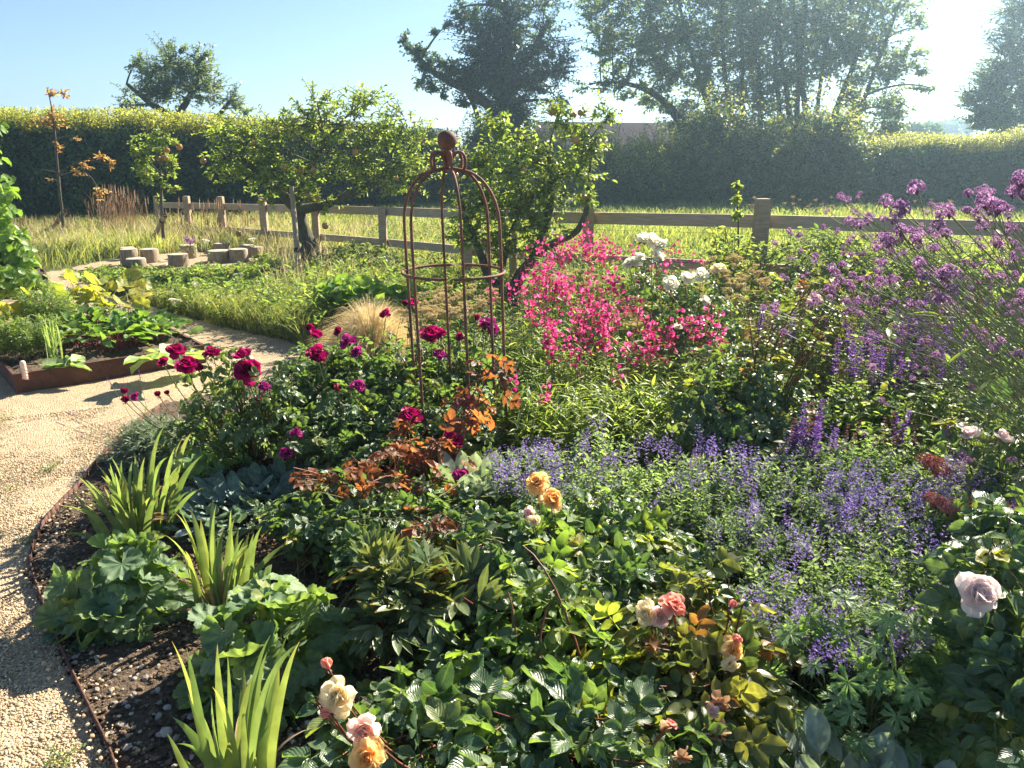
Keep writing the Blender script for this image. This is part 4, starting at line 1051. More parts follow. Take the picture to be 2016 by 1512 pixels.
# ------------------------------------------------------------------ rusty obelisk
def Y_(v): return Q(*v)
OB = P(912, 915, 0); OY = OB[1]; rad = 94 * OY / cp / F
topc = Q(880, 276, OY)
axis = topc - OB; H = axis[2]; lean = axis / H
o = thing('garden_obelisk', 'rusty metal domed plant frame with ball finial rising from the rose bed', 'plant support', OB)
def opt(r, a, z): return OB + lean * z + np.array([r * math.cos(a), r * math.sin(a), 0])
zsh = H - .40
for kx in range(6):
    a = kx * PI / 3 + R(-75)
    pr = [(rad, 0), (rad, zsh * .33), (rad, zsh * .66), (rad * 1.0, zsh - .04)]
    for q_ in np.linspace(.12, 1, 9):
        an = q_ * PI / 2
        pr.append((rad * (math.cos(an) ** .75) * (1 - q_ * .0) + .010 * q_, zsh + .27 * math.sin(an) ** 1.1))
    pr += [(.012, zsh + .285), (.024, zsh + .33), (.05, zsh + .352), (.078, zsh + .345), (.090, zsh + .315), (.086, zsh + .285), (.078, zsh + .265)]
    g = G(); pts = smooth([opt(r_, a, z_) for r_, z_ in pr], 40)
    tubes(g, [pts], .0075, .0075, 6); g.build('upright_rod', M['rust'], o)
for z in (Q(897, 535, OY)[2], .25):
    g = G(); n = 40
    pts = np.array([opt(rad + .006, i * 2 * PI / n, z) for i in range(n + 1)])
    tubes(g, [pts], .0075, .0075, 6); g.build('ring', M['rust'], o)
g = G(); rb = .046; lathe(g, [(rb * math.sin(t), -rb * math.cos(t)) for t in np.linspace(.02, PI - .02, 18)], topc, 24); g.build('ball_finial', M['rust'], o)
g = G(); lathe(g, [(.012, -.05), (.016, -.02), (.02, 0), (.012, .01)], topc - [0, 0, .045], 10); g.build('collar', M['rust'], o)

# ------------------------------------------------------------------ raised beds
def raised_bed(label, A, B, depth, h, side=1):
    A, B = np.array(A[:2]), np.array(B[:2])
    u = (B - A) / np.linalg.norm(B - A); n_ = np.array([-u[1], u[0]]) * side
    cs = [A, B, B + n_ * depth, A + n_ * depth]
    o = thing('raised_bed', label, 'planter', (*A, 0))
    for i in range(4):
        a, b = cs[i], cs[(i + 1) % 4]
        g = G(); d = (b - a) / np.linalg.norm(b - a)
        box(g, (*(a - d * .004), h / 2), (*(b - d * .006), h / 2), .006, h)
        box(g, (*a, h + .002), (*(b - d * .0), h + .002), .022, .005)
        g.build('steel_side', M['steel'], o, smooth=False)
    ins = [tuple(c + (sum(cs) / 4 - c) * .004) for c in cs]
    a_ = np.array(ins)
    X = []
    m = 60
    for i in range(m + 1):
        for j in range(m + 1):
            s, t = i / m, j / m
            p = a_[0] * (1 - s) * (1 - t) + a_[1] * s * (1 - t) + a_[2] * s * t + a_[3] * (1 - s) * t
            X.append((p[0], p[1], h - .03 + .02 * random.random() + .02 * math.sin(s * 20) * math.sin(t * 13)))
    g = G().add(X, q=[(i * (m + 1) + j, (i + 1) * (m + 1) + j, (i + 1) * (m + 1) + j + 1, i * (m + 1) + j + 1) for i in range(m) for j in range(m)])
    g.build('bed_soil', M['soil'], o)
    return cs
BH = .15
bedA = raised_bed('rusty steel edged vegetable bed beside the gravel, full of beets and yellow squash leaves', P(36, 779), P(405, 716), 1.75, BH)
raised_bed('rusty steel planter under the climbing beans at the left edge', P(-330, 618), P(99, 583), 1.5, .16)
# peg in the corner of the bed
pg = P(50, 745, BH - .03)
o = thing('wooden_peg', 'pale wooden peg with orange twine in the corner of the vegetable bed', 'peg', pg)
g = G(); lathe(g, [(.017, 0), (.0185, .1), (.017, .118), (.010, .124), (.001, .125)], pg, 14); pe = g.build('peg', M['paint'], o)
g = G(); tubes(g, [[pg + [.024 * math.cos(t * 1.1), .024 * math.sin(t * 1.1), .085 - .004 * t] for t in range(24)]], .0016, .0016, 5); g.build('twine', M['twine'], pe)

# ------------------------------------------------------------------ bed plants
def tips_px(regs):
    """regs: (cx, cy, rx, ry, Ytop, Ybottom, n) -> points; height follows from the sight line, so a low pixel is nearer"""
    out = []
    for cx, cy, rx, ry, Y0, Y1, n in regs:
        px, py = ell(cx, cy, rx, ry, n)
        Y = Y0 + (Y1 - Y0) * (py - (cy - ry)) / (2 * ry) + rng.normal(0, .05, n) * (Y0 / 3)
        p = Q(px, py, Y)
        out.append(p)
    p = np.concatenate(out); p[:, 2] = np.maximum(p[:, 2], .04)
    return p
def put_blooms(o, blooms, gs, base, camtilt=.45, stalk=.004, cmat=None):
    for bl in blooms:
        px, py, dm, Y, kind = bl[:5]
        p = Q(px, py, Y); s = dm * Y / cp / F * 1.0
        v = np.array([U(-.45, .45), -camtilt + U(-.35, .25), 1.0]) if len(bl) < 6 else np.array(bl[5], float)
        v = v / np.linalg.norm(v)
        inst(BL[kind], 'blossom' if not kind.startswith('bud') else 'bud', o, p - v * s * .2, aim(v, U(0, 6.28)), s)
        b = base + np.array([U(-.08, .08), U(-.08, .08), 0])
        c = np.array([p[0] * .75 + b[0] * .25, p[1] * .75 + b[1] * .25, p[2] * .45])
        tubes(gs, bez(b[None], c[None], (p - v * s * .25)[None], np.linspace(0, 1, 9)), stalk, stalk * .5, 5)
        # calyx
        n = 5; a = np.arange(n) * 1.2566
        scatter(gs, T_small, np.repeat((p - v * s * .3)[None], n, 0), np.stack([np.cos(a), np.sin(a), 0 * a - .5], -1), np.array([[0, 0, 1.]]), s * .35)
def rosebush(name, label, base, regs, blooms=(), leaf='rose', cane='cane', size=(.085, .14), nl=7, ncane=(.0045, .0018), t0=.35, tm=None, group=None, lift=.05, spread=.12, cat='rose bush', droop=.35, horiz=.4, base_h=None, out=1.0, canes=True):
    base = np.array(base)
    o = thing(name, label, cat, base, group)
    tp = tips_px(regs); tp = tp[:int(len(tp))] if len(tp) < 80 else tp[rng.permutation(len(tp))[:int(len(tp) * .82)]]; n = len(tp)
    b = base + np.stack([rng.normal(0, spread, n), rng.normal(0, spread * .8, n), np.zeros(n)], -1)
    # most shoots start from the middle of a branch rather than the ground
    k = U(0, 1, n) < .6
    b[k] = b[k] + (tp[k] - b[k]) * np.array([.55, .55, .45])
    gl, gs = G(), G()
    stems(gl, gs, b, tp, lift, 7, ncane, tm or T_roses, nl, t0, 1.0, (size[0] * .75, size[1] * 1.05), out, .15, droop, 1.0, .55, 5, horiz)
    gb = G()
    put_blooms(o, blooms, gb, base)
    if blooms: gb.build('flower_stalks', M['cane' if cane == 'cane' else cane], o)
    if canes: gs.build('canes', M[cane], o)
    gl.build('foliage', M[leaf], o)
    return o

# dark red roses, left group
rosebush('rose_bush', 'leggy rose bush with big crimson blooms and bare green canes beside the path', P(512, 905, .02),
         [(430, 730, 90, 50, 3.6, 3.4, 16), (470, 800, 110, 60, 3.6, 3.3, 20), (380, 830, 90, 50, 3.6, 3.3, 16), (560, 770, 60, 60, 3.6, 3.3, 12)],
         [(347, 685, 36, 3.5, 'crimson'), (320, 712, 26, 3.5, 'crimsonb'), (367, 715, 42, 3.4, 'crimson'), (416, 690, 34, 3.5, 'crimson'), (475, 697, 40, 3.45, 'crimsonb'), (486, 727, 50, 3.4, 'crimson', (.1, -1, .8)), (521, 758, 26, 3.4, 'purple'),
          (390, 722, 24, 3.45, 'crimsonb'), (510, 787, 14, 3.4, 'budcrimson'), (245, 772, 16, 3.5, 'budcrimson'), (264, 778, 20, 3.5, 'purple'), (247, 789, 18, 3.5, 'budcrimson'), (312, 778, 14, 3.5, 'budcrimson'), (330, 775, 12, 3.5, 'budcrimson')],
         leaf='rosemid', size=(.075, .115), nl=4, t0=.45, spread=.05)
rosebush('rose_bush', 'full rose bush with crimson and purple blooms left of the rusty frame', P(680, 915, .02),
         [(620, 740, 80, 70, 4.1, 3.6, 60), (700, 790, 110, 70, 4.1, 3.5, 90), (600, 820, 80, 70, 3.9, 3.4, 60), (740, 720, 90, 60, 4.3, 3.9, 60), (690, 860, 100, 50, 3.7, 3.3, 60), (660, 700, 60, 30, 4.3, 4.1, 24)],
         [(623, 692, 42, 3.75, 'crimson'), (622, 656, 28, 3.9, 'crimsonb'), (612, 648, 20, 3.95, 'budcrimson'), (668, 652, 16, 4, 'budcrimson'), (684, 668, 34, 3.95, 'purple'), (700, 690, 26, 3.95, 'purple'), (663, 655, 18, 4.0, 'crimsonb'), (757, 616, 24, 4.2, 'crimsonb'),
          (705, 757, 30, 3.7, 'purple'), (665, 762, 18, 3.7, 'crimsonb'), (632, 705, 20, 3.8, 'crimsonb'), (565, 890, 30, 3.3, 'purple'), (585, 850, 26, 3.4, 'purple')],
         leaf='rose', size=(.08, .125), nl=6)
rosebush('rose_bush', 'dark leaved rose bush with magenta blooms growing round the foot of the rusty frame', P(880, 935, .02),
         [(860, 780, 120, 60, 4.0, 3.6, 80), (800, 840, 110, 60, 3.8, 3.4, 80), (920, 850, 80, 60, 3.8, 3.4, 50), (840, 720, 110, 50, 4.3, 4.0, 50), (880, 680, 110, 40, 4.5, 4.2, 34)],
         [(848, 653, 42, 4.1, 'crimson'), (868, 654, 28, 4.05, 'crimsonb'), (812, 595, 30, 4.3, 'crimsonb'), (963, 632, 34, 4.2, 'purple'), (970, 645, 28, 4.2, 'purple'), (904, 663, 20, 4.1, 'crimsonb'), (867, 695, 28, 4.0, 'purple'), (798, 600, 14, 4.3, 'budcrimson'),
          (912, 785, 38, 3.5, 'purple'), (812, 812, 46, 3.4, 'crimson'), (892, 862, 42, 3.25, 'crimson'), (908, 935, 38, 3.0, 'purple'), (955, 640, 26, 4.2, 'crimsonb'), (938, 628, 14, 4.2, 'budcrimson')],
         leaf='rose', size=(.075, .12), nl=6)
# copper shoots
rosebush('rose_shoots', 'rose with arching copper-orange young leaves over the dark roses', P(790, 1020, .02),
         [(850, 875, 80, 24, 3.2, 3.0, 7), (740, 900, 60, 22, 3.0, 2.9, 4), (680, 935, 60, 20, 2.9, 2.8, 4), (830, 925, 80, 24, 3.0, 2.8, 3), (960, 780, 26, 50, 3.5, 3.4, 7), (985, 700, 14, 24, 3.7, 3.6, 3), (800, 820, 30, 20, 3.4, 3.3, 4), (720, 945, 24, 14, 2.8, 2.7, 3), (870, 1035, 30, 12, 2.5, 2.4, 3), (600, 930, 40, 30, 3.0, 2.9, 5)],
         leaf='copper', cane='redcane', size=(.085, .13), nl=3, t0=.6, droop=.5, spread=.1, ncane=(.0055, .002), canes=True)
# foliage carpet between: darker roses in the middle foreground
rosebush('rose_bush', 'low dark glossy rose bush in shade behind the apricot blooms', P(760, 1090, .02),
         [(700, 990, 120, 60, 3.0, 2.6, 90), (860, 1000, 120, 60, 3.0, 2.5, 90), (620, 1010, 90, 50, 2.9, 2.6, 50), (800, 1060, 130, 50, 2.7, 2.4, 70)],
         leaf='rose', size=(.075, .115), nl=6, spread=.3)
rosebush('rose_bush', 'rose bush with two ruffled apricot blooms in the middle of the bed', P(1120, 1175, .02),
         [(1120, 1060, 190, 60, 2.6, 2.2, 110), (1250, 1090, 130, 70, 2.5, 2.1, 80), (1010, 1110, 110, 60, 2.4, 2.05, 60), (1180, 1150, 180, 50, 2.2, 1.95, 80), (1210, 1020, 100, 30, 2.6, 2.5, 34)],
         [(1055, 946, 50, 2.35, 'apricot', (-.3, -.6, 1)), (1090, 981, 52, 2.3, 'apricot', (.4, -.7, .8)), (1040, 1010, 30, 2.25, 'blush', (-.6, -.6, .5)), (1052, 1026, 28, 2.2, 'cream', (.3, -.9, .2))],
         leaf='rose', size=(.09, .145), nl=5)
rosebush('rose_bush', 'large front rose bush with red canes and a pale yellow open bloom at its left', P(1010, 1560, .02),
         [(860, 1370, 200, 60, 1.95, 1.7, 80), (1080, 1330, 190, 80, 1.95, 1.6, 110), (1000, 1440, 240, 90, 1.7, 1.35, 130), (1220, 1420, 160, 90, 1.7, 1.35, 90), (760, 1450, 110, 60, 1.6, 1.4, 46), (1150, 1240, 120, 60, 2.1, 1.9, 46), (1000, 1250, 70, 60, 2.05, 1.85, 24), (1330, 1470, 90, 60, 1.5, 1.3, 34)],
         [(663, 1372, 92, 1.35, 'cream', (-.3, -.9, .7)), (716, 1442, 80, 1.3, 'blush', (.2, -1, .2)), (722, 1495, 84, 1.25, 'buff', (0, -.9, .6)), (645, 1312, 30, 1.4, 'budcoral', (-.2, 0, 1)), (646, 1405, 26, 1.33, 'budcoral', (-1, -.2, .3)), (615, 1372, 24, 1.36, 'budgreen', (-1, 0, .1)), (620, 1388, 24, 1.36, 'budgreen', (-1, 0, .1)),
          (1312, 1440, 34, 1.35, 'brown', (0, -.5, -.6)), (1324, 1424, 30, 1.36, 'coral', (.3, 0, .8)), (1345, 1500, 46, 1.25, 'brown', (0, -.6, -.6))],
         leaf='rose', cane='redcane', size=(.11, .165), nl=5, spread=.22)
rosebush('rose_bush', 'rose bush with coral and cream blooms and wilted brown heads, right of the front rose', P(1400, 1430, .02),
         [(1340, 1230, 130, 50, 1.95, 1.75, 40), (1400, 1290, 130, 60, 1.85, 1.6, 46), (1330, 1330, 90, 60, 1.75, 1.55, 30), (1410, 1420, 50, 60, 1.6, 1.4, 14), (1380, 1170, 90, 40, 2.0, 1.9, 18)],
         [(1270, 1208, 60, 1.75, 'cream', (-.8, -.7, .5)), (1327, 1188, 62, 1.75, 'coral', (.1, -.5, 1)), (1302, 1215, 54, 1.74, 'blush', (0, -1, .1)), (1448, 1280, 54, 1.6, 'buff', (.3, -.8, .4)), (1440, 1312, 48, 1.58, 'cream', (.1, -1, -.3)), (1448, 1262, 26, 1.62, 'budcoral'), (1440, 1192, 20, 1.75, 'budcoral', (.6, 0, .8)), (1465, 1190, 16, 1.75, 'budgreen', (1, 0, .2)),
          (1418, 1395, 58, 1.45, 'brown', (.2, -.7, -.3)), (1412, 1455, 60, 1.4, 'brown', (0, -.5, -.9)), (1402, 1402, 30, 1.44, 'blush', (-.8, -.8, .1))],
         leaf='roseyoung', cane='redcane', size=(.09, .14), nl=5, spread=.12)
rosebush('rose_bush', 'pale pink cupped rose bloom on a dark bush at the right edge', P(2000, 1500, .02),
         [(1950, 1090, 70, 60, 1.75, 1.6, 16), (1985, 1260, 50, 80, 1.7, 1.4, 13), (1980, 1000, 60, 50, 2.0, 1.8, 14), (1990, 1400, 50, 90, 1.5, 1.3, 16), (2060, 1240, 40, 100, 1.6, 1.4, 6)],
         [(1932, 1168, 88, 1.5, 'shell', (-.1, -.85, .6))], leaf='rose', size=(.11, .16), nl=4, spread=.14, t0=.5)
rosebush('rose_bush', 'loose pale rose with two shell-pink blooms seen through the leaning purple stems', P(1990, 960, .02),
         [(1970, 830, 70, 40, 2.9, 2.7, 9), (2000, 900, 50, 50, 2.7, 2.5, 8)],
         [(1905, 850, 50, 2.55, 'shellopen', (-.2, -.5, 1)), (1975, 856, 50, 2.5, 'shellopen', (.2, -.5, 1))], leaf='rose', size=(.1, .15), nl=4)
# yellow green rose with red canes, centre right
ob = rosebush('rose_bush', 'tall rose bush with long reddish canes and yellow-green young leaves right of the pink bells', P(1490, 905, .02),
         [(1430, 760, 100, 60, 3.9, 3.5, 60), (1540, 790, 90, 60, 3.9, 3.4, 50), (1420, 850, 90, 40, 3.5, 3.3, 40), (1520, 860, 80, 30, 3.4, 3.2, 26), (1400, 690, 50, 40, 4.2, 4.0, 16)],
         leaf='rosemid', cane='redcane', size=(.08, .125), nl=6)
gl, gs = G(), G()
tp = np.array([Q(a, b, 3.8) for a, b in ((1690, 505), (1665, 580), (1625, 640), (1560, 600), (1585, 690), (1545, 560), (1500, 620), (1600, 560), (1470, 600), (1530, 700), (1640, 600))])
bs = P(1480, 905, .02) + rng.normal(0, .05, (len(tp), 3)) * [1, 1, 0]
stems(gl, gs, bs, tp, .02, 9, (.006, .0025), T_roses, 9, .45, 1, (.085, .125), 1, .4, .1, 1, .3, 5, .6)
gs.build('long_canes', M['redcane'], ob); gl.build('young_foliage', M['roseyoung'], ob)
# white roses behind
rosebush('white_rose', 'white rose cluster held high above the pink bell flowers', P(1290, 690, .02),
         [(1270, 540, 40, 50, 5.6, 5.2, 12), (1260, 600, 60, 50, 5.4, 5.0, 16)],
         [(1268, 466, 34, 5.3, 'white'), (1285, 470, 34, 5.25, 'white'), (1299, 480, 34, 5.25, 'white'), (1297, 500, 32, 5.2, 'white'), (1250, 512, 32, 5.3, 'white'), (1238, 516, 28, 5.3, 'white'), (1262, 502, 26, 5.3, 'white')], leaf='rosemid', size=(.08, .12), nl=4, spread=.06)
rosebush('white_rose', 'white rose bush with round leaves right of the tall white cluster', P(1370, 740, .02),
         [(1360, 580, 60, 50, 5.0, 4.7, 24), (1390, 640, 50, 60, 4.8, 4.4, 22), (1330, 600, 40, 40, 5.0, 4.8, 10)],
         [(1322, 555, 34, 4.8, 'white'), (1355, 545, 34, 4.8, 'white'), (1380, 538, 34, 4.8, 'white'), (1413, 526, 30, 4.8, 'cream'), (1335, 640, 26, 4.6, 'white'), (1372, 632, 22, 4.6, 'cream'), (1390, 590, 24, 4.7, 'white')], leaf='rosemid', size=(.09, .13), nl=5, spread=.08)
rosebush('white_rose', 'pale rose half hidden among the purple flower heads', P(1640, 760, .02),
         [(1640, 600, 60, 40, 4.8, 4.5, 14), (1600, 520, 50, 30, 5.3, 5.1, 12)],
         [(1610, 586, 32, 4.6, 'cream'), (1575, 568, 20, 4.7, 'white'), (1645, 552, 22, 4.7, 'white'), (1760, 560, 22, 4.8, 'white')], leaf='roseyoung', size=(.08, .12), nl=4, spread=.08)

# arching shoots over the front roses: young leaves, backlight put into the lime colour
def shoots(o, base, pts, name='young_foliage', mat='lime', cane='redcane', size=(.10, .15), nl=6, t0=.45):
    gl, gs = G(), G(); tp = np.array([Q(*p) for p in pts]); b = np.array(base) + rng.normal(0, .06, (len(tp), 3)) * [1, 1, 0]
    stems(gl, gs, b, tp, .15, 9, (.0048, .0022), T_roses, nl, t0, 1, size, 1, .3, .3, 1, .4, 5, .5)
    gs.build('arching_canes', M[cane], o); gl.build(name, M[mat], o)
M['lime'] = leafmat('lime', (.12, .24, .04), (.30, .36, .06), .55, (1.8, 1.8, .5), rough=.4, vein=.2, bump=.5)
fr = [o for o in C.objects if o.get('label', '').startswith('large front rose')][0]
shoots(fr, P(1100, 1500, .02), [(1030, 1075, 2.0), (1000, 1165, 1.9), (1085, 1180, 1.85), (960, 1290, 1.8), (1160, 1300, 1.75), (880, 1500, 1.4), (1220, 1240, 1.8)])
ar = [o for o in C.objects if o.get('label', '').startswith('rose bush with two ruffled')][0]
shoots(ar, P(1150, 1150, .02), [(1255, 1030, 2.4), (1150, 1030, 2.4), (1300, 1075, 2.3), (940, 1075, 2.3), (1060, 1050, 2.35)], nl=5)
# peony
o = thing('peony', 'peony with narrow dark leaflets tipped in bronze, in front of the copper rose shoots', 'peony', P(820, 1290, .02))
tp = tips_px([(780, 1130, 90, 50, 2.25, 2.1, 22), (870, 1170, 90, 60, 2.2, 2.0, 24), (800, 1220, 80, 40, 2.1, 1.95, 16)])
b = wloc(o) + rng.normal(0, .06, tp.shape) * [1, 1, 0]
gl, gs = G(), G()
T_peo = [merge([place(strip(5, .15, .2, .2, .5, .8), (0, .25, 0), an, .75 + .15 * random.random(), 0, random.uniform(-.2, .2)) for an in (-.75, -.3, .25, .8)] + [place(strip(5, .15, .2, .15, .5, .8), (0, .2, 0), 0, .8)]) for _ in range(3)]
stems(gl, gs, b, tp, .0, 7, (.005, .003), T_peo, 6, .4, 1, (.075, .125), .9, .7, .05, 1, .3, 5)
gs.build('stems', M['redcane'], o); gl.build('foliage', M['peony'], o)

# irises
def iris(label, base_px, tips, nrand, w, spread, hr):
    base = P(*base_px, .02); o = thing('iris_clump', label, 'iris', base, 'iris clumps along the path edge')
    Yb = base[1]
    tp = np.array([Q(a, b, Yb + dy) for a, b, dy in tips])
    k = nrand; an = U(0, 6.28, k); rr = U(.2, 1, k) * spread; hh = U(hr[0], hr[1], k)
    t2 = base + np.stack([rr * np.cos(an), rr * np.sin(an) * .8, hh * (1 - .25 * rr / spread)], -1)
    tp = np.concatenate([tp, t2]); n = len(tp)
    b = base + (tp - base) * np.array([.38, .38, 0]) + rng.normal(0, .02, (n, 3)) * [1, 1, 0]; b[:, 2] = 0
    g = G()
    facing = np.stack([U(-.8, .8, n), np.full(n, -1.0), U(-.2, .3, n)], -1)
    blades(g, b, tp, U(w * .65, w * 1.12, n), 12, U(-.02, .10, n), facing=facing, fold=.12)
    g.build('blades', M['iris'], o)
    g = G(); k = 9; an = U(0, 6.28, k); e = base + np.stack([np.cos(an) * U(.1, .3, k), np.sin(an) * U(.1, .25, k), U(.03, .2, k)], -1)
    blades(g, base + (e - base) * [.15, .15, 0], e, U(.008, .018, k), 9, .25); g.build('dead_blades', M['drystem'], o)
    return o
iris('iris_clump farthest up the path edge, upright bright green blades', (268, 1062), [(325, 838, 0), (345, 880, 0), (400, 895, .1), (312, 880, .1), (150, 935, 0), (118, 995, -.15), (118, 1052, -.2), (190, 915, .1), (240, 905, .1), (285, 900, 0), (265, 890, .1), (378, 850, .15), (360, 860, .1), (300, 925, -.1), (225, 930, -.1), (400, 960, 0), (140, 968, 0), (330, 900, -.1), (205, 960, -.15), (355, 915, -.05)], 34, .030, .28, (.25, .42))
iris('iris clump between the two rounded mantle plants, some blades brown-tipped', (428, 1210), [(342, 1008, 0), (352, 1000, .05), (375, 1005, .05), (425, 995, .05), (455, 1005, 0), (462, 1020, 0), (500, 1050, 0), (516, 1035, .05), (565, 1068, .1), (420, 980, .1), (480, 1060, -.05), (440, 1040, 0), (365, 1085, -.1), (322, 1052, -.05), (395, 1020, .1), (470, 1040, .1), (515, 1060, .1)], 16, .026, .2, (.25, .38))
iris('large iris clump at the bottom edge with browned and broken blades', (470, 1590), [(338, 1262, 0), (367, 1275, 0), (428, 1268, .02), (448, 1290, .1), (480, 1315, .1), (533, 1250, .05), (525, 1285, .05), (568, 1245, .1), (592, 1265, .02), (590, 1262, 0), (480, 1390, -.1), (418, 1352, -.05), (417, 1375, -.08), (370, 1365, -.05), (340, 1412, -.05), (500, 1330, .05), (550, 1310, .02), (560, 1290, .05)], 10, .026, .16, (.22, .36))

# lady's mantle and other domes of round leaves
def dome(name, label, cat, base, R_, H_, n, tm, mat, size, stem_mat='stalk', squash=1.0, flat=.5, low=-.1, jitter=.3):
    o = thing(name, label, cat, base)
    d = nrm(rng.normal(0, 1, (n, 3)) + [0, -.25, .25]); d[:, 2] = np.where(d[:, 2] < low, -d[:, 2] * .3, d[:, 2])
    k = U(.72, 1.03, n)[:, None]
    tp = np.array(base) + d * np.array([R_, R_ * squash, H_]) * k
    tp[:, 2] = np.maximum(tp[:, 2], .03)
    b = np.array(base) + rng.normal(0, R_ * .1, (n, 3)) * [1, 1, 0]
    gs, g = G(), G()
    c = b + (tp - b) * [.35, .35, .8]
    tubes(gs, bez(b, c, tp, np.linspace(0, 1, 6)), .0022, .0016, 4)
    zh = d + np.array([0, -.1, flat]) + rng.normal(0, jitter, (n, 3))
    yd = d * [1, 1, 0] + rng.normal(0, .5, (n, 3)) - [0, 0, .35]
    s = U(size[0], size[1], n)
    scatter(g, tm, tp, yd, zh, s)
    gs.build('stalks', M[stem_mat], o); g.build('foliage', M[mat], o)
    return o
dome('lady_mantle', 'rounded mound of scalloped pale green leaves at the path edge, below the far iris', "lady's mantle", P(246, 1212, .02), .215, .29, 95, T_fans, 'mantle', (.052, .080))
dome('lady_mantle', 'rounded mound of scalloped leaves behind the bottom iris clump, nearest the camera', "lady's mantle", P(548, 1330, .02), .24, .30, 105, T_fans, 'mantle', (.052, .080))
dome('green_mound', 'lobed green leaf mound under the leggy crimson rose', 'geranium', P(415, 900, .02), .30, .22, 130, T_fans, 'geranium', (.035, .055))
dome('geranium', 'cut-leaved bright green geranium mound at the lower right', 'geranium', P(1690, 1490, .02), .34, .47, 230, T_palm, 'geranium', (.045, .065), squash=.8)
dome('geranium', 'small cut-leaved geranium spreading in front of the lower catmint', 'geranium', P(1570, 1430, .02), .24, .36, 100, T_palm, 'geranium', (.04, .058), squash=.8)
dome('geranium', 'cut-leaved geranium beside the dark soil under the pink rose', 'geranium', P(1800, 1470, .02), .2, .34, 70, T_palm, 'geranium', (.04, .058), squash=.8)
# lamb's ear
def lamb(label, px, n, size, mat, up, rad, name='lamb_ear', z0=0.0):
    base = P(*px, .02); o = thing(name, label, "lamb's ear", base)
    b = disc(base, rad, n, .02); an = np.arctan2(b[:, 1] - base[1], b[:, 0] - base[0]) + rng.normal(0, .6, n)
    el = U(up[0], up[1], n)
    yd = np.stack([np.cos(an) * np.cos(el), np.sin(an) * np.cos(el), np.sin(el)], -1)
    b[:, 2] += U(0, .06, n) + U(z0 * .5, z0, n)
    if z0:
        gs = G(); b0 = (b - base) * [.4, .4, 0] + base; tubes(gs, np.stack([b0, (b0 + b) / 2 + [0, 0, .02], b], 1), .004, .003, 5); gs.build('stems', M['lamb'], o)
    g = G(); scatter(g, T_lamb, b, yd, np.stack([-np.cos(an) * np.sin(el), -np.sin(an) * np.sin(el) , np.cos(el) + .2], -1), U(size[0], size[1], n))
    g.build('foliage', M[mat], o)
    return o
lamb('blue-grey woolly leaves spreading between the far iris and the copper shoots', (480, 1010), 170, (.07, .12), 'lambblue', (.2, 1.0), .30)
lamb('blue-grey woolly leaf patch in front of the crimson rose stems', (560, 985), 90, (.07, .11), 'lambblue', (.2, 1.0), .2)
lamb('silver woolly leaves poking up behind the apricot roses', (930, 1050), 60, (.12, .17), 'lamb', (.5, 1.3), .14, z0=.18)
lamb('large silver felt leaves standing up at the bottom edge', (1640, 1670), 44, (.08, .115), 'lamb', (.35, 1.3), .14, z0=.17)
lamb('small silver felt leaf group at the bottom edge right of the large one', (1770, 1700), 14, (.09, .12), 'lamb', (.2, .9), .09, z0=.17)
dome('geranium', 'green geranium mound outside the right edge, behind the pale pink rose', 'geranium', P(2500, 1250, .02), .3, .3, 120, T_palm, 'geranium', (.045, .065))
# lavender cushions
def cushion(label, px, R_, H_, n, mat='lavleaf', flowers=(), name='lavender'):
    base = P(*px, .02); o = thing(name, label, 'lavender', base)
    d = nrm(rng.normal(0, 1, (n, 3))); d[:, 2] = np.abs(d[:, 2])
    tp = base + d * [R_, R_, H_] * U(.8, 1.1, n)[:, None]; b = base + rng.normal(0, R_ * .15, (n, 3)) * [1, 1, 0]
    gl, gs = G(), G()
    stems(gl, gs, b, tp, 0, 5, (.0015, .001), [T_lance], 15, .35, 1, (.025, .04), .7, 1, 0, 1, .3, 3)
    gl.build('foliage', M[mat], o); gs.build('stems', M['stalk'], o)
    if flowers:
        gf = G()
        for a, b_ in flowers:
            p = Q(a, b_, base[1]); tubes(gf, bez(base[None], (base * .4 + p * .6)[None], p[None], np.linspace(0, 1, 8)), .0014, .001, 3)
            v = nrm(p - base); inst(SAL[0], 'flower_spike', o, p - v * .02, aim(v), (.045, .045, .045))
        gf.build('flower_stems', M['stalk'], o)
    return o
cushion('grey lavender cushion by the path with thin spikes leaning over the gravel', (310, 905), .26, .22, 600, flowers=[(137, 815), (150, 830), (275, 738), (216, 752), (120, 835), (155, 850)])
cushion('grey feathery cushion at the foot of the leggy crimson rose', (600, 850), .22, .2, 400, name='santolina')

# catmint
def catmint(label, base, regs, nfl, flr=None, leaf=(.018, .032), nl=22, fsize=(.05, .095)):
    base = np.array(base); o = thing('catmint', label, 'catmint', base, 'catmint plants filling the right of the bed')
    tp = tips_px(regs); n = len(tp)
    b = tp * [1, 1, 0] + (base - tp) * np.array([.35, .35, 0]) + rng.normal(0, .05, (n, 3)) * [1, 1, 0]; b[:, 2] = .02
    gl, gs = G(), G()
    stems(gl, gs, b, tp, 0, 5, (.0016, .001), [T_oval, T_small], nl, .15, 1, leaf, 1, .5, 0, 1, .4, 3, rnd=U(0, 1, n))
    gl.build('foliage', M['catmint'], o); gs.build('stems', M['stalk'], o)
    src = tips_px(flr) if flr else tp[rng.permutation(n)]
    for p in src[:nfl][::2] if flr is None else np.concatenate([src[:int(nfl * .8)], tp[rng.permutation(n)][:int(nfl * .6)]]):
        v = np.array([U(-.4, .4), U(-.4, .3), 1.0]); s = U(*fsize)
        inst(CAT[rng.integers(4)], 'flower_spike', o, p - np.array([0, 0, .02]), aim(v), (s * 1.0, s * 1.0, s))
    return o
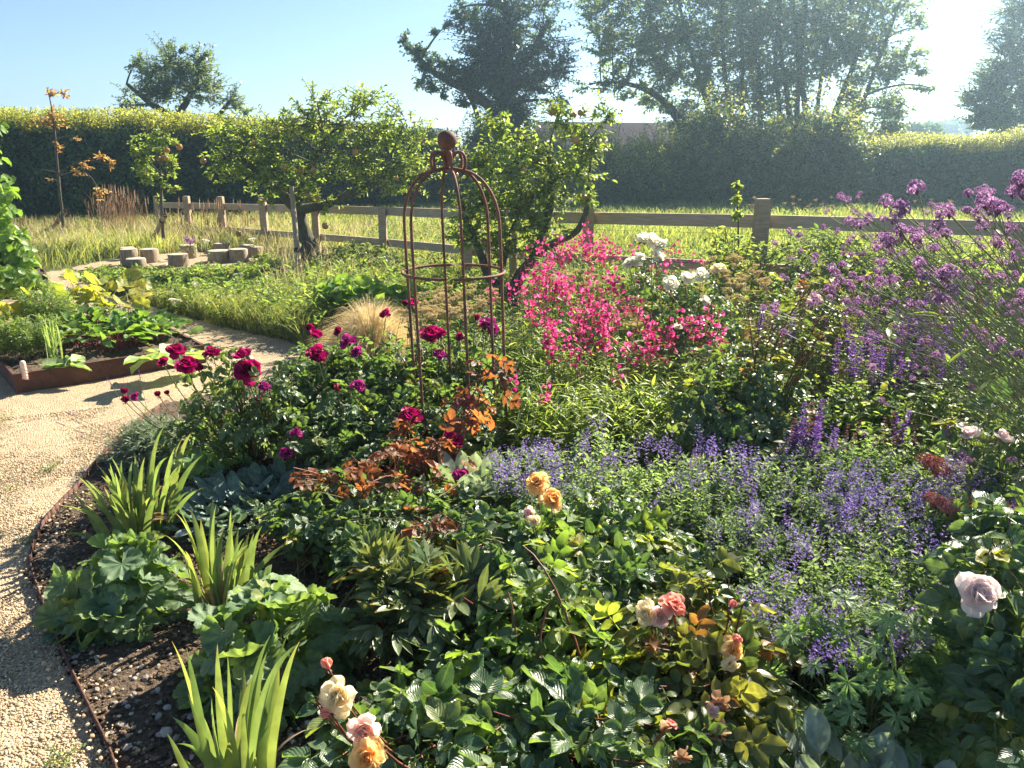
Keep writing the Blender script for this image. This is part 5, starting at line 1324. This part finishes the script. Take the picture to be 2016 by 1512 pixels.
catmint('catmint with dense lavender flowers behind the apricot roses', P(1080, 1080, .02), [(1080, 930, 120, 55, 3.2, 2.8, 160), (1180, 890, 70, 40, 3.3, 3.1, 60)], 95, [(1040, 925, 80, 45, 3.0, 2.8, 40), (1140, 910, 80, 40, 3.2, 3.0, 34), (1188, 860, 24, 40, 3.3, 3.2, 14), (980, 860, 10, 20, 3.3, 3.2, 5)])
catmint('grey-green leafy catmint with few flowers in the middle of the bed', P(1250, 1130, .02), [(1230, 980, 130, 70, 3.0, 2.5, 260), (1330, 960, 90, 70, 3.1, 2.6, 160)], 40, [(1290, 900, 60, 30, 3.1, 3.0, 20), (1320, 1010, 60, 50, 2.8, 2.6, 20)])
catmint('shaded violet catmint right of the leafy middle one', P(1440, 1140, .02), [(1440, 970, 110, 80, 3.1, 2.5, 240), (1470, 1070, 90, 60, 2.6, 2.3, 160)], 80, [(1400, 890, 50, 30, 3.2, 3.1, 20), (1440, 930, 60, 40, 3.0, 2.8, 26), (1500, 1030, 70, 50, 2.7, 2.4, 34)])
catmint('catmint with bright leaves below the dark salvia spikes', P(1650, 1060, .02), [(1600, 940, 110, 60, 3.1, 2.7, 200), (1720, 920, 100, 60, 3.2, 2.8, 180)], 60, [(1600, 870, 60, 30, 3.2, 3.1, 20), (1680, 980, 60, 50, 2.8, 2.6, 40)])
catmint('pale flowering catmint in the right half of the bed', P(1720, 1180, .02), [(1680, 1040, 130, 70, 2.8, 2.3, 260), (1800, 1010, 90, 60, 2.9, 2.5, 150)], 96, [(1680, 980, 80, 60, 2.8, 2.5, 36), (1740, 1020, 90, 60, 2.7, 2.4, 26), (1600, 1080, 50, 40, 2.4, 2.3, 20)])
catmint('catmint beside the pink flat-headed sedum at the right edge', P(1920, 1100, .02), [(1910, 980, 110, 60, 3.0, 2.5, 200), (2010, 920, 80, 60, 3.1, 2.7, 110)], 70, [(1860, 960, 80, 50, 2.9, 2.6, 36), (1980, 1000, 50, 50, 2.8, 2.5, 24), (1840, 1070, 40, 30, 2.4, 2.3, 10)])
catmint('grey leafy catmint below the pale flowering one, few blooms', P(1720, 1350, .02), [(1640, 1170, 130, 70, 2.3, 1.95, 250), (1780, 1160, 110, 80, 2.35, 1.95, 230)], 44, [(1540, 1165, 30, 20, 2.2, 2.1, 8), (1640, 1200, 60, 50, 2.1, 2.0, 14), (1830, 1090, 40, 30, 2.3, 2.2, 12), (1760, 1230, 60, 30, 1.95, 1.9, 10)])
catmint('dark violet catmint in shade right of the coral rose', P(1530, 1350, .02), [(1510, 1170, 70, 60, 2.3, 2.05, 110), (1530, 1240, 80, 50, 2.05, 1.85, 120)], 60, [(1470, 1220, 30, 40, 2.05, 1.95, 24), (1560, 1240, 60, 40, 1.95, 1.85, 26), (1520, 1150, 30, 30, 2.2, 2.1, 10)])
catmint('straggly catmint with last blooms above the cut-leaved geranium', P(1740, 1460, .02), [(1700, 1240, 120, 34, 1.95, 1.85, 110), (1830, 1230, 70, 50, 1.98, 1.85, 70), (1890, 1330, 30, 60, 1.75, 1.6, 24)], 40, [(1770, 1280, 50, 24, 1.8, 1.75, 14), (1640, 1300, 60, 24, 1.75, 1.7, 14), (1800, 1250, 20, 20, 1.8, 1.75, 6)])

# penstemon
def penst(label, base, regs, heads, nstem):
    base = np.array(base); o = thing('penstemon', label, 'penstemon', base, 'pink penstemon drift')
    tp = tips_px([(cx, cy, rx, ry, y0, y1, nstem // len(regs)) for cx, cy, rx, ry, y0, y1 in regs]); n = len(tp)
    b = tp * [1, 1, 0] + rng.normal(0, .06, (n, 3)) * [1, 1, 0]; b[:, 2] = .02
    gl, gs = G(), G()
    stems(gl, gs, b, tp, 0, 6, (.0022, .0013), [T_lance], 22, .12, .92, (.05, .085), 1, .7, .1, 1, .35, 3, .2, rnd=U(0, 1, n))
    gl.build('foliage', M['penleaf'], o)
    for a, b_, Y in heads[::2] + heads[1::5] + [(h[0] + U(-45, 45), h[1] + U(-30, 30), h[2]) for h in heads[1::3]]:
        p = Q(a, b_, Y); s = U(.12, .19)
        v = np.array([U(-.25, .25), U(-.25, .25), 1.0]); v /= np.linalg.norm(v)
        q0 = p - v * s * .5
        inst(PEN[rng.integers(4)], 'flower_spike', o, q0, aim(v, U(0, 6.28)), s)
        bb = np.array([q0[0] + U(-.05, .05), q0[1] + U(-.05, .05), .02])
        tubes(gs, bez(bb[None], ((bb + q0) / 2)[None], q0[None], np.linspace(0, 1, 5)), .0024, .0016, 4)
    gs.build('stems', M['stalk'], o)
    return o
def hd(cx, cy, rx, ry, Y0, Y1, n):
    a, b = ell(cx, cy, rx * 1.4, ry * 1.35, n); return [(x, y, Y0 + (Y1 - Y0) * (y - cy + ry) / (2 * ry)) for x, y in zip(a, b)]
penst('dense magenta bell flowers at the centre right of the rusty frame', P(1150, 800, .02), [(1150, 740, 110, 60, 4.3, 3.9), (1120, 800, 110, 60, 3.9, 3.5)], hd(1140, 655, 55, 45, 4.4, 4.1, 26) + hd(1180, 630, 30, 20, 4.5, 4.3, 6) + [(1215, 738, 4), (1100, 600, 4.5), (1085, 650, 4.3), (1225, 760, 3.9)], 150)
penst('magenta bells in the right part of the penstemon drift', P(1300, 800, .02), [(1290, 720, 90, 60, 4.4, 4.0), (1260, 800, 100, 60, 4.0, 3.5)], hd(1270, 670, 30, 40, 4.4, 4.2, 9) + hd(1335, 655, 34, 30, 4.5, 4.3, 9) + hd(1400, 650, 25, 30, 4.5, 4.3, 7) + [(1310, 700, 4.2), (1255, 605, 4.7), (1230, 630, 4.5)], 140)
penst('sparser pink bells directly beside the right rods of the rusty frame', P(1050, 780, .02), [(1040, 660, 60, 60, 4.9, 4.4), (1030, 790, 60, 70, 4.1, 3.6), (1080, 680, 60, 50, 4.7, 4.4)], [(1020, 560, 5), (1005, 575, 5), (1025, 548, 5), (1045, 590, 4.9), (1070, 590, 4.9), (1000, 610, 4.8), (1048, 615, 4.7), (1065, 790, 3.7), (1010, 760, 3.8), (1020, 770, 3.8), (1030, 590, 4.9)] + hd(1060, 545, 40, 15, 5.2, 5, 6), 110)
penst('pink bells in the middle distance behind the dense magenta ones', P(1150, 700, .02), [(1130, 610, 110, 40, 5.3, 4.8), (1180, 650, 90, 40, 5.0, 4.6)], hd(1150, 560, 60, 24, 5.3, 5.0, 13) + hd(1100, 580, 24, 14, 5.2, 5, 6) + hd(1180, 600, 30, 24, 5.1, 4.8, 9) + [(1220, 560, 5.2), (1245, 590, 5), (1210, 545, 5.2)], 110)
penst('farthest pink bells under the forked apple branches', P(1130, 640, .02), [(1130, 520, 90, 30, 6.2, 5.8)], hd(1130, 495, 70, 20, 6.3, 6.0, 26) + hd(1160, 480, 30, 10, 6.4, 6.3, 8) + hd(1085, 505, 24, 12, 6.2, 6.1, 6), 90)
penst('faded red bells thinly scattered in the buff seed heads', P(1330, 660, .02), [(1330, 560, 80, 40, 6.0, 5.5)], hd(1330, 510, 50, 18, 6.2, 5.9, 10) + hd(1290, 540, 30, 14, 6, 5.8, 4) + [(1362, 512, 6), (1270, 600, 5.3)], 80)

# salvia
def salvia(label, base, regs, nfl, fl, dark=0.4):
    base = np.array(base); o = thing('salvia', label, 'salvia', base, 'purple salvia spikes in the right of the bed')
    tp = tips_px(regs); n = len(tp); b = tp * [1, 1, 0] + rng.normal(0, .07, (n, 3)) * [1, 1, 0]; b[:, 2] = .02
    gl, gs = G(), G()
    stems(gl, gs, b, tp, 0, 5, (.002, .0012), [T_oval, T_oval2], 14, .1, .95, (.03, .06), 1, .5, .1, 1, .35, 3, rnd=U(0, 1, n))
    gl.build('foliage', M['weed'], o)
    for p in tips_px(fl)[:nfl]:
        v = np.array([U(-.15, .15), U(-.15, .15), 1.0]); v /= np.linalg.norm(v); s = U(.13, .20)
        inst((SALC if U(0, 1) < dark else SAL)[rng.integers(2)], 'flower_spike', o, p - v * s * .5, aim(v), (s * 1.1, s * 1.1, s))
        q0 = p - v * s * .5; bb = np.array([q0[0] + U(-.05, .05), q0[1] + U(-.05, .05), .02])
        tubes(gs, np.array([[bb, (bb + q0) / 2, q0]]), .002, .0015, 4)
    gs.build('stems', M['stalk'], o)
    return o
salvia('tall purple salvia spikes behind the leaning verbena stems', P(1780, 800, .02), [(1780, 760, 130, 60, 4.0, 3.6, 110), (1700, 800, 90, 50, 3.8, 3.5, 70)], 80, [(1770, 700, 130, 60, 4.2, 3.9, 60), (1830, 640, 70, 40, 4.4, 4.2, 20)], .35)
salvia('dark purple salvia spikes mid right between the catmint plants', P(1560, 960, .02), [(1580, 890, 70, 40, 3.3, 3.1, 50), (1760, 880, 110, 50, 3.4, 3.2, 60)], 26, [(1590, 850, 30, 30, 3.3, 3.2, 8), (1555, 860, 12, 40, 3.3, 3.2, 4), (1690, 880, 50, 30, 3.3, 3.2, 6), (1770, 870, 40, 40, 3.3, 3.2, 8)], .6)
salvia('faded brownish salvia spikes at the back right of the bed', P(1650, 740, .02), [(1620, 660, 110, 50, 5.0, 4.6, 90), (1870, 640, 110, 60, 4.8, 4.4, 90)], 60, [(1600, 620, 110, 50, 5.0, 4.7, 30), (1880, 610, 110, 60, 4.9, 4.5, 30)], .75)

# feathery blond grasses
def feather(label, base, R_, H_, n):
    base = np.array(base); o = thing('feather_grass', label, 'feather grass', base, 'blond feather grass mounds')
    a = U(0, 6.28, n); rr = R_ * np.sqrt(U(.05, 1, n)); h = H_ * (1.02 - .75 * (rr / R_) ** 2) * U(.45, 1.2, n); rr = rr * U(.7, 1.25, n)
    tp = base + np.stack([rr * np.cos(a), rr * np.sin(a), h], -1); b = base + np.stack([rr * np.cos(a) * .15, rr * np.sin(a) * .15, 0 * a], -1)
    g = G(); blades(g, b, tp, .0035, 6, .45)
    g.build('foliage', M['straw'], o)
for lab, px, Yb, R_, H_, n in (('blond feathery grass mound left of the rusty frame behind the dark roses', (738, 745), None, .50, .52, 7000), ('blond feathery grass inside and behind the rusty frame', (850, 740), None, .25, .38, 900), ('blond grass mound behind the yellow-green rose', (1610, 800), None, .32, .36, 1500),
                               ('blond grass tuft between white roses and the tall fence post', (1440, 700), None, .34, .40, 1600), ('blond grass haze at the foot of the white rose cluster', (1290, 660), None, .4, .42, 1300)):
    feather(lab, P(*px, .0), R_, H_, n)
def flathead(label, base, heads, me, mat, name, cat, grp=None, size=(.06, .10), lf='weed'):
    base = np.array(base); o = thing(name, label, cat, base, grp); gs, gl = G(), G()
    hp = np.array([Q(a, b, Y) for a, b, Y in heads]); n = len(hp)
    b = hp * [1, 1, 0] + rng.normal(0, .04, (n, 3)) * [1, 1, 0]; b[:, 2] = .02
    stems(gl, gs, b, hp, 0, 5, (.002, .0015), [T_lance, T_small], 12, .05, .8, (.04, .08), 1, .6, 0, 1, .3, 4)
    for p in hp: inst(me[rng.integers(len(me))], 'flower_head', o, p, (U(-.25, .25), U(-.25, .25), U(0, 6)), U(*size))
    gs.build('stems', M['stalk'], o); gl.build('foliage', M[lf], o)
    return o
flathead('buff flat yarrow heads inside and just right of the rusty frame', P(900, 690, .02), hd(900, 590, 70, 26, 5.2, 4.8, 44) + hd(850, 620, 50, 16, 4.9, 4.7, 12), ACH, 'achillea', 'yarrow', 'yarrow', 'seeding yarrow plants')
flathead('buff flat yarrow heads left of the tall fence post', P(1430, 680, .02), hd(1430, 548, 60, 34, 5.9, 5.4, 46), ACH, 'achillea', 'yarrow', 'yarrow', 'seeding yarrow plants')
flathead('brownish yarrow heads among the far pink bells', P(1240, 700, .02), hd(1235, 612, 60, 24, 5.2, 4.9, 26) + hd(1170, 545, 60, 14, 5.7, 5.5, 14), ACH, 'achillea', 'yarrow', 'yarrow', 'seeding yarrow plants')
flathead('white yarrow heads dotted in the rough grass', P(560, 600, .02), [(388, 558, 8.2), (515, 578, 7.9), (470, 540, 9), (572, 556, 8.6), (410, 583, 7.7), (405, 473, 11.5), (497, 470, 12), (610, 600, 7.4), (345, 590, 7.6), (640, 560, 8.2)], [YAR], 'white', 'white_yarrow', 'yarrow', None, (.09, .13))
flathead('pink thistle-like flowers behind the tall log stool', P(376, 490, .02), [(368, 472, 12), (374, 478, 12), (382, 474, 12.1)], [VERB[1]], 'verbena', 'knapweed', 'wildflower', None, (.07, .1))
flathead('flat brick-pink sedum heads at the right edge under the pale catmint', P(1930, 1080, .02), [(1840, 985, 2.6), (1870, 1000, 2.55), (1905, 990, 2.6), (1935, 1000, 2.55), (1960, 995, 2.6), (1920, 1012, 2.5), (1990, 1010, 2.5)], [SEDM], 'sedum', 'sedum', 'sedum', None, (.07, .10))
flathead('small reddish sedum head in the shade below the pink roses', P(1830, 990, .02), [(1822, 905, 2.9), (1836, 912, 2.85), (1850, 925, 2.8)], [SEDM], 'sedum', 'sedum', 'sedum', None, (.07, .09))
# thistles / fleabane by the fence
flathead('brown seeding thistles standing behind the right fence rail', P(1600, 470, .02), hd(1610, 400, 60, 16, 8.0, 7.8, 16) + hd(1500, 400, 20, 12, 8, 7.8, 3) + hd(1800, 400, 60, 14, 8, 7.8, 10), ACH, 'achillea', 'thistle', 'thistle', None, (.03, .05))

# verbena, leaning in from the right
vheads = [(1775, 405, 60), (1758, 435, 44), (1772, 455, 44), (1745, 470, 46), (1735, 485, 34), (1765, 480, 30), (1940, 402, 60), (1905, 380, 26), (1950, 380, 34), (1925, 415, 34), (1960, 415, 30), (1654, 390, 30), (1688, 390, 20), (1625, 420, 16), (1690, 424, 20), (1705, 427, 20), (1990, 412, 26),
          (2008, 360, 60), (2014, 385, 44), (1870, 424, 44), (1848, 445, 44), (1858, 462, 34), (1825, 420, 24), (1862, 545, 56), (1845, 592, 44), (1858, 588, 32), (1882, 540, 40), (1520, 606, 28), (1527, 618, 26), (1543, 655, 26), (1730, 550, 30), (1728, 565, 26), (1805, 525, 40), (1820, 520, 30), (1768, 505, 30), (1800, 470, 34),
          (1815, 448, 26), (1557, 461, 18), (1575, 463, 20), (1620, 450, 16), (1650, 455, 20), (1525, 480, 18), (1577, 495, 16), (1552, 510, 20), (1605, 505, 24), (1645, 540, 34), (1670, 560, 34), (1690, 550, 22), (1705, 596, 26), (1710, 720, 30), (1770, 630, 18), (1785, 660, 22), (1905, 655, 24), (1955, 710, 22), (2005, 695, 32), (1910, 755, 22),
          (1745, 798, 22), (1970, 545, 34), (1985, 560, 28), (2000, 545, 24), (1935, 520, 30), (1900, 520, 28), (1960, 480, 34), (2000, 450, 34), (1880, 480, 24), (1840, 490, 30), (1700, 500, 22), (1915, 570, 28), (1750, 600, 26), (1812, 600, 30), (1680, 610, 20), (1735, 520, 22), (2010, 610, 26), (1975, 620, 20), (1895, 895, 28), (1865, 855, 26), (1995, 905, 26), (1888, 955, 22), (1995, 500, 26),
          (1660, 500, 20), (1590, 540, 22), (1540, 545, 24), (1630, 590, 20), (1830, 640, 20), (1880, 610, 22), (1790, 560, 26), (1715, 465, 22), (1925, 450, 28)]
vheads += [(float(a), float(b), float(U(16, 34))) for a, b in zip(*ell(1830, 560, 240, 170, 74))]
for pi, (bx, by, Yv, lab, sel) in enumerate([(2560, 1300, 1.95, 'tall purple verbena leaning in from the right edge, nearest stems', lambda h: h[2] >= 40),
                                             (2400, 1080, 2.5, 'purple verbena with small heads above the shell-pink roses', lambda h: 26 <= h[2] < 40),
                                             (2200, 900, 3.3, 'far verbena with tiny purple heads reaching towards the yellow-green rose', lambda h: h[2] < 26)]):
    base = P(bx, by, .02); o = thing('verbena', lab, 'verbena', base, 'purple verbena leaning over the bed')
    gs, gl = G(), G()
    for h in filter(sel, vheads):
        Y = Yv + U(-.25, .25)
        p = Q(h[0], h[1], Y); s = h[2] * Y / cp / F * 1.0
        k = 3 if h[2] > 30 else 2
        b = base + np.array([U(-.5, .35), U(-.4, .4), 0])
        stp = p - nrm(p - b) * .10
        c = (b + stp) / 2 + [U(-.02, .04), U(-.03, .03), .05]
        tubes(gs, bez(b[None], c[None], stp[None], np.linspace(0, 1, 10)), .0024, .0014, 5)
        for i in range(k):
            off = rng.normal(0, 1, 3) * s * .32 if i else np.zeros(3)
            pp = p + off; tubes(gs, bez(stp[None], ((stp + pp) / 2 + off * .3)[None], pp[None], np.linspace(0, 1, 5)), .0014, .0012, 4)
            inst(VERB[rng.integers(3)], 'flower_head', o, pp, aim(nrm(np.array([U(-.5, .2), U(-.4, .2), 1.0]))), s * U(.36, .55))
    n = 3 + pi * 2
    px, py = ell(1830, 560, 180, 160, n)
    pp = Q(px, py, Yv + U(-.3, .3, n)); b = base + rng.normal(0, .15, (n, 3)) * [1, 1, 0]
    stems(gl, gs, b, pp, .05, 9, (.0028, .001), [T_lance], 5, .2, .95, (.04, .09), 1, .8, .2, 1, .3, 5)
    gs.build('stems', M['stalk'], o); gl.build('foliage', M['penleaf'], o)

# weedy tall growth between fence and bed at the right
rosebush('wild_shoots', 'yellow-leaved wild shoots in front of the rail left of the tall post', P(1430, 640, .02), [(1420, 470, 40, 30, 6.4, 6.2, 18), (1470, 480, 40, 40, 6.4, 6.2, 26), (1440, 520, 60, 30, 6.3, 6.0, 30)], leaf='apple', size=(.04, .06), nl=9, tm=[T_oval], cat='shrub', t0=.2)
rosebush('wild_shoots', 'green leafy growth behind the verbena right of the tall post', P(1620, 660, .02), [(1610, 480, 80, 36, 6.2, 5.8, 70), (1700, 500, 100, 40, 6.0, 5.6, 70), (1850, 510, 120, 40, 5.8, 5.4, 70), (1960, 540, 90, 60, 5.6, 5.0, 60)], leaf='weed', size=(.04, .065), nl=10, tm=[T_oval, T_small], cat='shrub', t0=.15, spread=.9)

# vegetables
def pmap(s, t, z=BH): 
    A, B, C2, D = bedA; p = A * (1 - s) * (1 - t) + B * s * (1 - t) + C2 * s * t + D * (1 - s) * t
    return np.array([p[0], p[1], z - .02])
def veg(name, label, cat, base, n, el, size, tm, mat, stem_mat, L, group=None, spread=.06, sr=.003):
    o = thing(name, label, cat, base, group)
    a = U(0, 6.28, n); e = U(el[0], el[1], n); ln = U(L[0], L[1], n)
    d = np.stack([np.cos(a) * np.cos(e), np.sin(a) * np.cos(e), np.sin(e)], -1)
    b = base + rng.normal(0, spread, (n, 3)) * [1, 1, 0]; t = b + d * ln[:, None]
    gs, g = G(), G()
    if L[1] > .02: tubes(gs, bez(b, b + (t - b) * [.4, .4, .7], t, np.linspace(0, 1, 5)), sr, sr * .7, 4); gs.build('stalks', M[stem_mat], o)
    scatter(g, tm, t, d * [1, 1, .5] - [0, 0, .1], np.stack([0 * a, 0 * a, 1 + 0 * a], -1) + rng.normal(0, .3, (n, 3)), U(size[0], size[1], n))
    g.build('foliage', M[mat], o)
    return o
locs = [(135, 665), (175, 672), (215, 678), (255, 672), (160, 648), (200, 650), (240, 655), (285, 662), (185, 632), (225, 635), (265, 645), (300, 655)]
for i, (a, b) in enumerate(locs):
    veg('beetroot', ('front row', 'middle row', 'back row')[(i > 3) + (i > 7)].capitalize() + ' beetroot with red stalks, ' + ('leftmost', 'second from the left', 'third from the left', 'rightmost')[i % 4] + ' of its row', 'beetroot', P(a, b + 12, BH - .02), 20, (.5, 1.4), (.08, .13), T_beet, 'beet', 'beetstem', (.10, .20), 'beetroot rows', .05, .004)
T_sq = [fan(5, .22, c, .04, .3, i, 4, .02, 4) for i, c in enumerate((.15, -.15, .3))]
veg('squash_plant', 'yellowing squash plant with broad leaves at the back of the vegetable bed', 'squash', P(215, 630, BH), 44, (.4, 1.4), (.06, .10), T_sq, 'squash', 'stalk', (.2, .42), None, .25, .004)
veg('squash_plant', 'pale yellow squash leaves at the left edge of the vegetable bed', 'squash', P(20, 668, BH), 18, (.4, 1.3), (.09, .13), T_sq, 'squash', 'stalk', (.12, .28), None, .2, .004)
veg('cabbage', 'broad pale green leaves at the right corner of the vegetable bed', 'cabbage', P(340, 712, BH), 8, (.2, 1.0), (.22, .32), T_beet, 'lettuce', 'stalk', (.02, .08), None, .05)
veg('lettuce', 'low pale lettuce on bare soil at the front of the bed', 'lettuce', P(130, 722, BH), 16, (.1, 1.0), (.10, .17), T_beet, 'lettuce', 'stalk', (.005, .01), None, .03)
veg('courgette_plant', 'green leafy plant hanging over the back right corner of the bed', 'courgette', P(310, 668, BH), 16, (.3, 1.1), (.07, .10), T_sq, 'bean', 'stalk', (.1, .22), None, .1)
def feathery(label, base, R_, H_, n, mat='weed', name='carrot_tops', cat='carrots'):
    o = thing(name, label, cat, base); a = U(0, 6.28, n); rr = R_ * np.sqrt(U(0, 1, n))
    tp = base + np.stack([rr * np.cos(a), rr * np.sin(a), H_ * U(.5, 1.1, n)], -1); b = base + np.stack([rr * np.cos(a) * .6, rr * np.sin(a) * .6, 0 * a], -1)
    gl, gs = G(), G(); stems(gl, gs, b, tp, 0, 5, (.002, .001), [T_lance], 40, .25, 1, (.03, .055), 1, .7, .1, 1, .6, 3)
    gl.build('foliage', M[mat], o); gs.build('stalks', M['stalk'], o)
feathery('feathery carrot tops at the left of the vegetable bed behind the peg', P(50, 705, BH - .02), .28, .30, 100)
feathery('tall feathery fennel-like tops in the middle of the vegetable bed', P(105, 670, BH - .02), .22, .42, 90)
o = thing('leek', 'upright pale leek leaves behind the lettuce', 'leek', P(108, 712, BH - .02)); g = G(); n = 14
b = wloc(o) + rng.normal(0, .02, (n, 3)) * [1, 1, 0]; blades(g, b, b + np.stack([rng.normal(0, .06, n), rng.normal(0, .05, n), U(.2, .34, n)], -1), .014, 6, .05); g.build('blades', M['lettuce'], o)

# climbing beans
cb = Q(6, 560, 7.9); o = thing('climbing_bean', 'tall column of climbing bean leaves at the left edge', 'bean plant', (cb[0], cb[1], .15))
gl, gs = G(), G()
regs = [(-30, 300, 34, 60, 7.9, 7.9, 26), (-22, 380, 56, 60, 7.9, 7.9, 60), (-10, 450, 66, 50, 7.8, 7.8, 70), (-5, 510, 76, 50, 7.7, 7.7, 80), (20, 555, 80, 26, 7.5, 7.4, 50), (-80, 450, 70, 120, 8, 7.7, 90), (0, 262, 6, 20, 7.9, 7.9, 3)]
tp = tips_px(regs); b = tp + (np.array([cb[0] - .25, cb[1] + .1, 0]) - tp) * [.7, .7, 0] - np.array([0, 0, .1]); b[:, 2] = np.maximum(b[:, 2], .12)
T_bean = [strip(4, .42, .15, c, .3, .8, .04) for c in (.25, .5)] + [place(strip(4, .42, .15, .3, .3, .8), (0, 0, 0), 0, .8)]
stems(gl, gs, b, tp, 0, 5, (.003, .002), T_bean, 7, .3, 1, (.07, .115), 1, .2, .5, .8, .4, 4)
gl.build('foliage', M['bean'], o); gs.build('vines', M['stalk'], o)
g = G()
for k in range(5): tubes(g, [[(cb[0] - .3 + .5 * math.cos(k * 1.256), cb[1] + .1 + .4 * math.sin(k * 1.256), .1), (cb[0] - .3 + .25 * math.cos(k * 1.256), cb[1] + .1 + .2 * math.sin(k * 1.256), 1.0), (cb[0] - .3, cb[1] + .1, 2.1)]], .008, .007, 6)
g.build('cane_frame', M['straw'], o)

# leafy clump of comfrey-like plants at the foot of the old apple tree
rosebush('horseradish', 'bright broad-leaved green clump left of the rusty frame behind the rough grass', P(700, 640, .02), [(690, 575, 80, 26, 6.9, 6.6, 30), (770, 580, 60, 30, 6.7, 6.4, 24)], leaf='bean', size=(.10, .17), nl=6, tm=[T_oval, T_beet[0]], cat='plant', t0=.3, spread=.3)
rosebush('bramble', 'dark leafy clump at the foot of the old apple trunk', P(640, 570, .02), [(640, 520, 60, 24, 9.8, 9.5, 40), (720, 500, 60, 24, 10, 9.6, 40)], leaf='rosemid', size=(.06, .09), nl=9, tm=[T_oval], cat='shrub', t0=.2, spread=.4)

# ------------------------------------------------------------------ haze: air volume added to stand in for the lens-flare veil
HZ = 1
if HZ:
    m, N, L = new_mat('haze')
    v = N.new('ShaderNodeVolumePrincipled'); v.inputs['Density'].default_value = .0030; v.inputs['Anisotropy'].default_value = .72; v.inputs['Color'].default_value = (.55, .80, 1, 1)
    ou = N.new('ShaderNodeOutputMaterial'); L.new(v.outputs[0], ou.inputs['Volume'])
    X0, X1, Y0, Y1, Z0, Z1 = -205, 205, -24, 225, -1, 16
    g = G().add([(X0, Y0, Z0), (X1, Y0, Z0), (X1, Y1, Z0), (X0, Y1, Z0), (X0, Y0, Z1), (X1, Y0, Z1), (X1, Y1, Z1), (X0, Y1, Z1)], q=[(0, 3, 2, 1), (4, 5, 6, 7), (0, 1, 5, 4), (1, 2, 6, 5), (2, 3, 7, 6), (3, 0, 4, 7)])
    tag(g.build('haze', m, smooth=False), kind='stuff')
bpy.context.view_layer.update()
